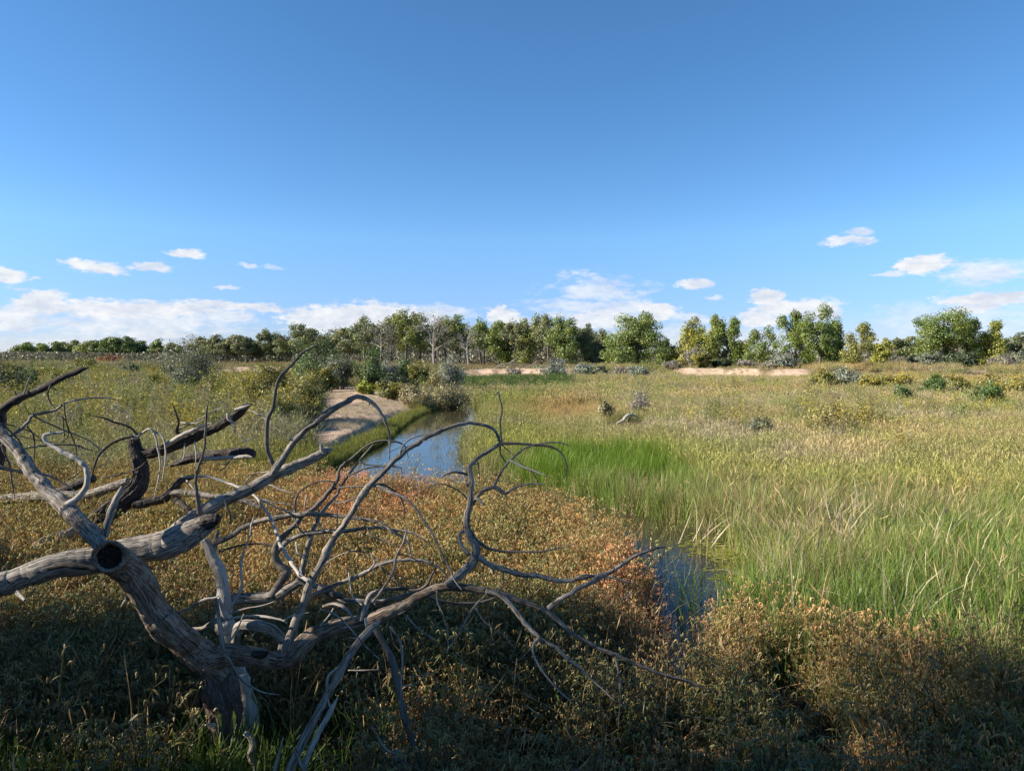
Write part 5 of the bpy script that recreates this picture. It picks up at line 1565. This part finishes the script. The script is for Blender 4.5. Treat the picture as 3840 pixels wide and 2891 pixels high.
scatter('reeds', x, y, scl, tint, PR_reed, rs, 'green cattail reeds and rushes right of the stream', 'reeds', .07)
# dead pale blades leaning among the reeds
x, y, u = sample(rs, 240, 1480, 2300, 7.5, 13.5, .8)
x = x[fbm(x * .5, y * .5, 64) > .47]; y = y[:len(x)]
PR_dead = proto_objs('dead_blade_tuft', [proto_reed(180 + k, 7, .85, .007, 0, .25, .6) for k in range(4)], M_dry)
scatter('dead_reeds', x, y, rs.uniform(.8, 1.3, len(x)), np.tile((.50, .43, .30), (len(x), 1)) * rs.uniform(.7, 1.1, (len(x), 1)), PR_dead, rs, 'bleached dead reed blades leaning among the green reeds', 'reeds', .25)

# 4 meadow, near part
x, y, u = sample(rs, 36000, -900, 3100, 13, 46, 1.05)
ne = near_edge(u)
top_d = np.interp(u, [940, 1000, 1100, 1140, 1400, 1480, 1560, 1700, 2212, 3000], [18, 20.3, 21.0, 21.2, 21.2, 18.2, 16.2, 15.0, 14.1, 12.6])
ss = sdist(STREAM, x, y); sb = sdist(BAR, x, y)
keep = np.where(u > 960, y > top_d - .6, y > ne - .2) & (ss > .12) & (sb > .2) & ~((u > 1300) & (u < 1400) & (y > 25) & (y < 31.2))
keep &= ~((u > 690) & (u < 930) & (y < 60) & (ss < 3.2) & (rs.rand(len(x)) < .85))
x, y, u, ss, sb = x[keep], y[keep], u[keep], ss[keep], sb[keep]


def meadow_tint(x, y, u):
    f1 = fbm(x * .16, y * .16, 61); f2 = fbm(x * .45, y * .45, 62); f3 = fbm(x * .08, y * .08, 63)
    right = sstep(960, 1060, u)
    tl = lerp3((.20, .205, .09), (.25, .24, .085), sstep(.4, .65, f1))
    tl = lerp3(tl, (.24, .23, .15), .75 * sstep(.45, .62, f2))
    tr = lerp3((.32, .27, .125), (.29, .255, .155), sstep(.35, .65, f1))
    tr = lerp3(tr, (.225, .245, .08), .8 * sstep(.42, .58, f2))
    tr = lerp3(tr, (.36, .26, .11), .7 * sstep(.55, .7, f3) * sstep(1400, 1800, u))
    # green rushy fringe close to the stream and an orange brown mat beyond the pool
    tr = lerp3(tr, (.19, .21, .05), .85 * sstep(1330, 1080, u) * sstep(60, 45, y) * sstep(.3, .6, f2 + .12))
    om = np.exp(-(((u - 1225) / 75) ** 2 + ((y - 38) / 7) ** 2))
    tr = lerp3(tr, (.37, .24, .10), .7 * np.clip(om * 1.3, 0, 1))
    tr = lerp3(tr, (.245, .25, .06), .75 * sstep(4.5, .5, y - np.interp(u, [940, 1140, 1400, 1480, 1560, 1700, 2212, 3000], [20, 21.5, 21.5, 18.5, 16.5, 15.2, 14.2, 12.6])) * sstep(.35, .6, f1))
    return tl * (1 - right)[:, None] + tr * right[:, None]


f4 = fbm(x * .3, y * .3, 66)
left = u < 960
isf = np.where(left, rs.rand(len(x)) < .62, rs.rand(len(x)) < .12 + .5 * sstep(.5, .7, f4))
tint = meadow_tint(x, y, u) * 1.18 * rs.uniform(.75, 1.25, (len(x), 1))
low = np.exp(-(((u - 1225) / 80) ** 2 + ((y - 38) / 8) ** 2))
bankg = (ss < 1.6) & (u < 1000)
tint[bankg] = lerp3((.15, .19, .035), (.24, .22, .05), rs.rand(bankg.sum()))
scl = rs.uniform(.7, 1.2, len(x)) * (1 - .55 * low) * np.where(left & ~bankg, 1.25, 1.0)
g_ = ~isf
scatter('meadow_grass', x[g_], y[g_], scl[g_], tint[g_], PR_drygr, rs, 'dry tan and olive meadow grass on both sides of the stream', 'grass', .12)
scatter('meadow_weeds', x[isf], y[isf], scl[isf] * .78, tint[isf], PR_forb, rs, 'upright yellow green weeds mixed through the near meadow', 'weeds', .1)

# 5 meadow, far part
x, y, u = sample(rs, 42000, -700, 2950, 42, 108, 1.0)
ss = sdist(STREAM, x, y); sb = sdist(BAR, x, y); bd = bank_d(u)
keep = (ss > .2) & (sb > .5) & ((y < bd - 4) | ((y > bd + 3.5) & (rs.rand(len(x)) < .4)) | (.72 * bank_vis(u) < rs.rand(len(x))))
x, y, u = x[keep], y[keep], u[keep]
f4 = fbm(x * .12, y * .12, 67)
isf = rs.rand(len(x)) < np.where(u < 960, .6, .2 + .4 * sstep(.45, .7, f4))
tint = meadow_tint(x, y, u) * 1.18 * rs.uniform(.8, 1.2, (len(x), 1))
reedf = (u > 985) & (u < 1230) & (y > 62) & (y < 93)
tint[reedf] = lerp3((.065, .115, .03), (.10, .15, .04), rs.rand(reedf.sum()))
scl = rs.uniform(.7, 1.3, len(x)) * np.where(u < 960, 1.1, .9) * np.where(reedf, 1.35, 1) * (1 - .5 * sstep(72, 95, y) * bank_vis(u))
g_ = ~isf
scatter('far_meadow_grass', x[g_], y[g_], scl[g_], tint[g_], PR_farg, rs, 'dry grass of the far meadow below the sandy bank', 'grass', .12)
scatter('far_meadow_weeds', x[isf], y[isf], scl[isf] * .85, tint[isf], PR_farf, rs, 'weeds and low brush of the far meadow', 'weeds', .1)
# 6 grass on the terrace under the trees
x, y, u = sample(rs, 9000, -300, 2600, 104, 190, .9)
tint = lerp3((.27, .21, .11), (.20, .18, .08), rs.rand(len(x)))
scatter('terrace_grass', x, y, rs.uniform(.6, 1.1, len(x)), tint, PR_farg, rs, 'straw coloured grass on the terrace under the far trees', 'grass', .12)
# 7 sandbar: short dry grass
x, y, u = sample(rs, 5200, 680, 930, 20, 66, .8)
sb = sdist(BAR, x, y)
keep = (sb < .3) & (fbm(x * .5, y * .35, 71) > .52 - .06 * (y > 36)) & (y > 27)
x, y = x[keep], y[keep]
scatter('sandbar_grass', x, y, rs.uniform(.2, .4, len(x)), np.tile((.44, .38, .26), (len(x), 1)) * rs.uniform(.8, 1.15, (len(x), 1)), PR_drygr, rs, 'short bleached grass on the pink sandbar', 'grass', .15)
# 8 bright grass along the left bank of the stream
tt = rs.rand(1500)
bp_u = np.interp(tt, [0, .3, .55, .8, 1], [668, 764, 835, 886, 960]); bp_d = np.interp(tt, [0, .3, .55, .8, 1], [19.0, 22.9, 27.5, 36, 46])
x = (bp_u - 1106) / 1522 * bp_d - rs.uniform(-.1, .55, 1500); y = bp_d + rs.normal(size=1500) * .25
keep = sdist(STREAM, x, y) > -.05
x, y = x[keep], y[keep]
scatter('bank_grass', x, y, rs.uniform(.5, .95, len(x)), lerp3((.13, .18, .03), (.25, .23, .05), rs.rand(len(x))), PR_green, rs, 'bright green grass overhanging the left bank of the stream', 'grass', .15)
# 9 sparse stems standing in the water
x, y, u = sample(rs, 900, 900, 1620, 9, 34, .6)
ss = sdist(STREAM, x, y)
keep = (ss < .1) & (ss > -1.0) & (rs.rand(len(x)) < .65 + .35 * (ss > -.3)) & (u > 930)
x, y = x[keep], y[keep]
scatter('water_weeds', x, y, rs.uniform(.5, .9, len(x)), lerp3((.24, .19, .09), (.16, .17, .05), rs.rand(len(x))), proto_objs('water_weed_tuft', [proto_grass(200 + k, 14, .5, .004, .5, .3, .3) for k in range(4)], M_dry), rs, 'sparse stems standing in the shallow stream edge', 'weeds', .15, .15)

# 10 taller clumps that break up the meadows
PR_tall = proto_objs('tall_weed', [proto_forb(220 + k, 14, 1.0, .07, .3, .2) for k in range(6)], M_dry)
x, y, u = sample(rs, 5200, -700, 2950, 16, 104, .9)
ss = sdist(STREAM, x, y); sb = sdist(BAR, x, y)
far_r = np.interp(u, [960, 1140, 1480, 1700, 2212, 3000], [21, 23, 19.5, 16.5, 15.5, 14])
f1 = fbm(x * .10, y * .10, 81); f2 = fbm(x * .05 + 9, y * .05, 82)
keep = (ss > 1.0) & (sb > .6) & (y > far_r) & np.where(u < 960, f1 > .40, f1 > .52) & ~((u > 985) & (u < 1330) & (y < 62)) & ~((bank_vis(u) > .3) & (y > 70))
x, y, u, f2 = x[keep], y[keep], u[keep], f2[keep]
lt = u < 960
kind = rs.rand(len(x)) + .5 * (f2 - .5)
pal = np.array([(.24, .235, .06), (.30, .27, .06), (.20, .215, .11), (.26, .235, .17), (.17, .21, .06)])
tint = pal[np.clip((kind * 5).astype(int), 0, 4)] * rs.uniform(.8, 1.2, (len(x), 1))
scatter('tall_weeds', x, y, rs.uniform(.8, 1.5, len(x)) * np.where(lt, 1.2, .85), tint, PR_tall, rs, 'taller yellow green and grey weed clumps rising above the meadow grass', 'weeds', .08)

# 11 single taller plants in the marsh: knotweed stalks, bare dry stems and a few lone reeds
PR_stalk = proto_objs('tall_smartweed', [proto_smartweed(260 + k, 2.2, 1.35) for k in range(4)], M_plant)
x, y, u = sample(rs, 900, -300, 2600, 2.9, 15, .5)
keep = (y < near_edge(u) - .3) & (sdist(STREAM, x, y) > .1) & ~((u > 370) & (u < 700) & (y < 5.7)) & (gap_near(x, y) > 1.5)
x, y = x[keep], y[keep]
tint = lerp3((.42, .36, .17), (.30, .34, .12), rs.rand(len(x))) * rs.uniform(.6, 1.1, (len(x), 1)) * (1 - .4 * sstep(8.5, 6.5, y))[:, None]  # near plants also darkened in colour to deepen the shade there
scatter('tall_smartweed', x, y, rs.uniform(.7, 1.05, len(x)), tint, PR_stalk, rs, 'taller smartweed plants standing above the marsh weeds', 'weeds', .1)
x, y, u = sample(rs, 1500, -300, 2600, 3.2, 16, .6)
keep = (y < near_edge(u) - .2) & (sdist(STREAM, x, y) > .1) & (gap_near(x, y) > 1.2) & ~((u > 370) & (u < 640) & (y < 5.5))
x, y = x[keep], y[keep]
PR_stem = proto_objs('dry_stem_tuft', [proto_grass(280 + k, 12, .95, .003, .5, .15, .45) for k in range(4)], M_dry)
scatter('dry_stems', x, y, rs.uniform(.6, 1.05, len(x)), lerp3((.42, .33, .17), (.46, .27, .14), rs.rand(len(x))), PR_stem, rs, 'bare dry stems poking through the marsh weeds', 'weeds', .25)
ux = np.array([1712, 1722, 1735, 1740, 1905, 1925, 2140, 2160, 1860, 1500, 1485, 1745, 2190, 1600, 1642]); yx = np.array([7.0, 7.2, 7.0, 7.4, 6.4, 6.2, 4.4, 4.2, 5.6, 8.6, 8.9, 6.8, 4.8, 7.7, 7.4])
scatter('lone_reeds', (ux - 1106) / 1522 * yx, yx * 1.0, rs.uniform(.85, 1.15, len(ux)), np.tile((.12, .19, .045), (len(ux), 1)), PR_reed, rs, 'dark green cattail tufts at the edge of the shade', 'reeds', .08)

x, y, u = sample(rs, 700, 1450, 2500, 6.5, 15, .8)
keep = (sdist(STREAM, x, y) > .2) & (y > near_edge(u) - .3) & (fbm(x * .5, y * .5, 91) > .45)
x, y = x[keep], y[keep]
scatter('reed_stems', x, y, rs.uniform(.7, 1.15, len(x)), lerp3((.46, .38, .22), (.36, .30, .12), rs.rand(len(x))), PR_stem, rs, 'tan dead stems mixed through the green reeds', 'reeds', .22)
# 12 floating algae on the pool edge
mb = MB(); ra = np.random.RandomState(8)
n = 60
cen = np.stack([ra.normal(size=n) * .16, ra.normal(size=n) * .16, ra.uniform(.003, .012, n)], -1)
aa = np.linspace(0, 2 * math.pi, 7)[:-1]
sz = ra.uniform(.012, .05, (n, 1, 1))
hexv = cen[:, None, :] + np.stack([np.cos(aa), np.sin(aa), aa * 0], -1)[None] * sz * ra.uniform(.7, 1.2, (n, 6, 1))
mb.add(hexv.reshape(-1, 3), np.arange(6 * n).reshape(n, 6), np.repeat(ra.uniform(.6, 1.3, (n, 1)) * np.ones((1, 3)), 6, axis=0))
PR_alg = proto_objs('algae_patch', [mb], M_dry)
x, y, u = sample(rs, 420, 1330, 1640, 9.2, 14.5, .5)
ss = sdist(STREAM, x, y)
keep = (ss < 0.02) & (ss > -.3) & (u > 1520) & (y > 10.2)
x, y = x[keep], y[keep]
scatter('floating_algae', x, y, rs.uniform(.6, 1.2, len(x)), np.tile((.24, .25, .045), (len(x), 1)) * rs.uniform(.8, 1.2, (len(x), 1)), PR_alg, rs, 'yellow green algae floating on the small pool', 'algae', 0, 0)
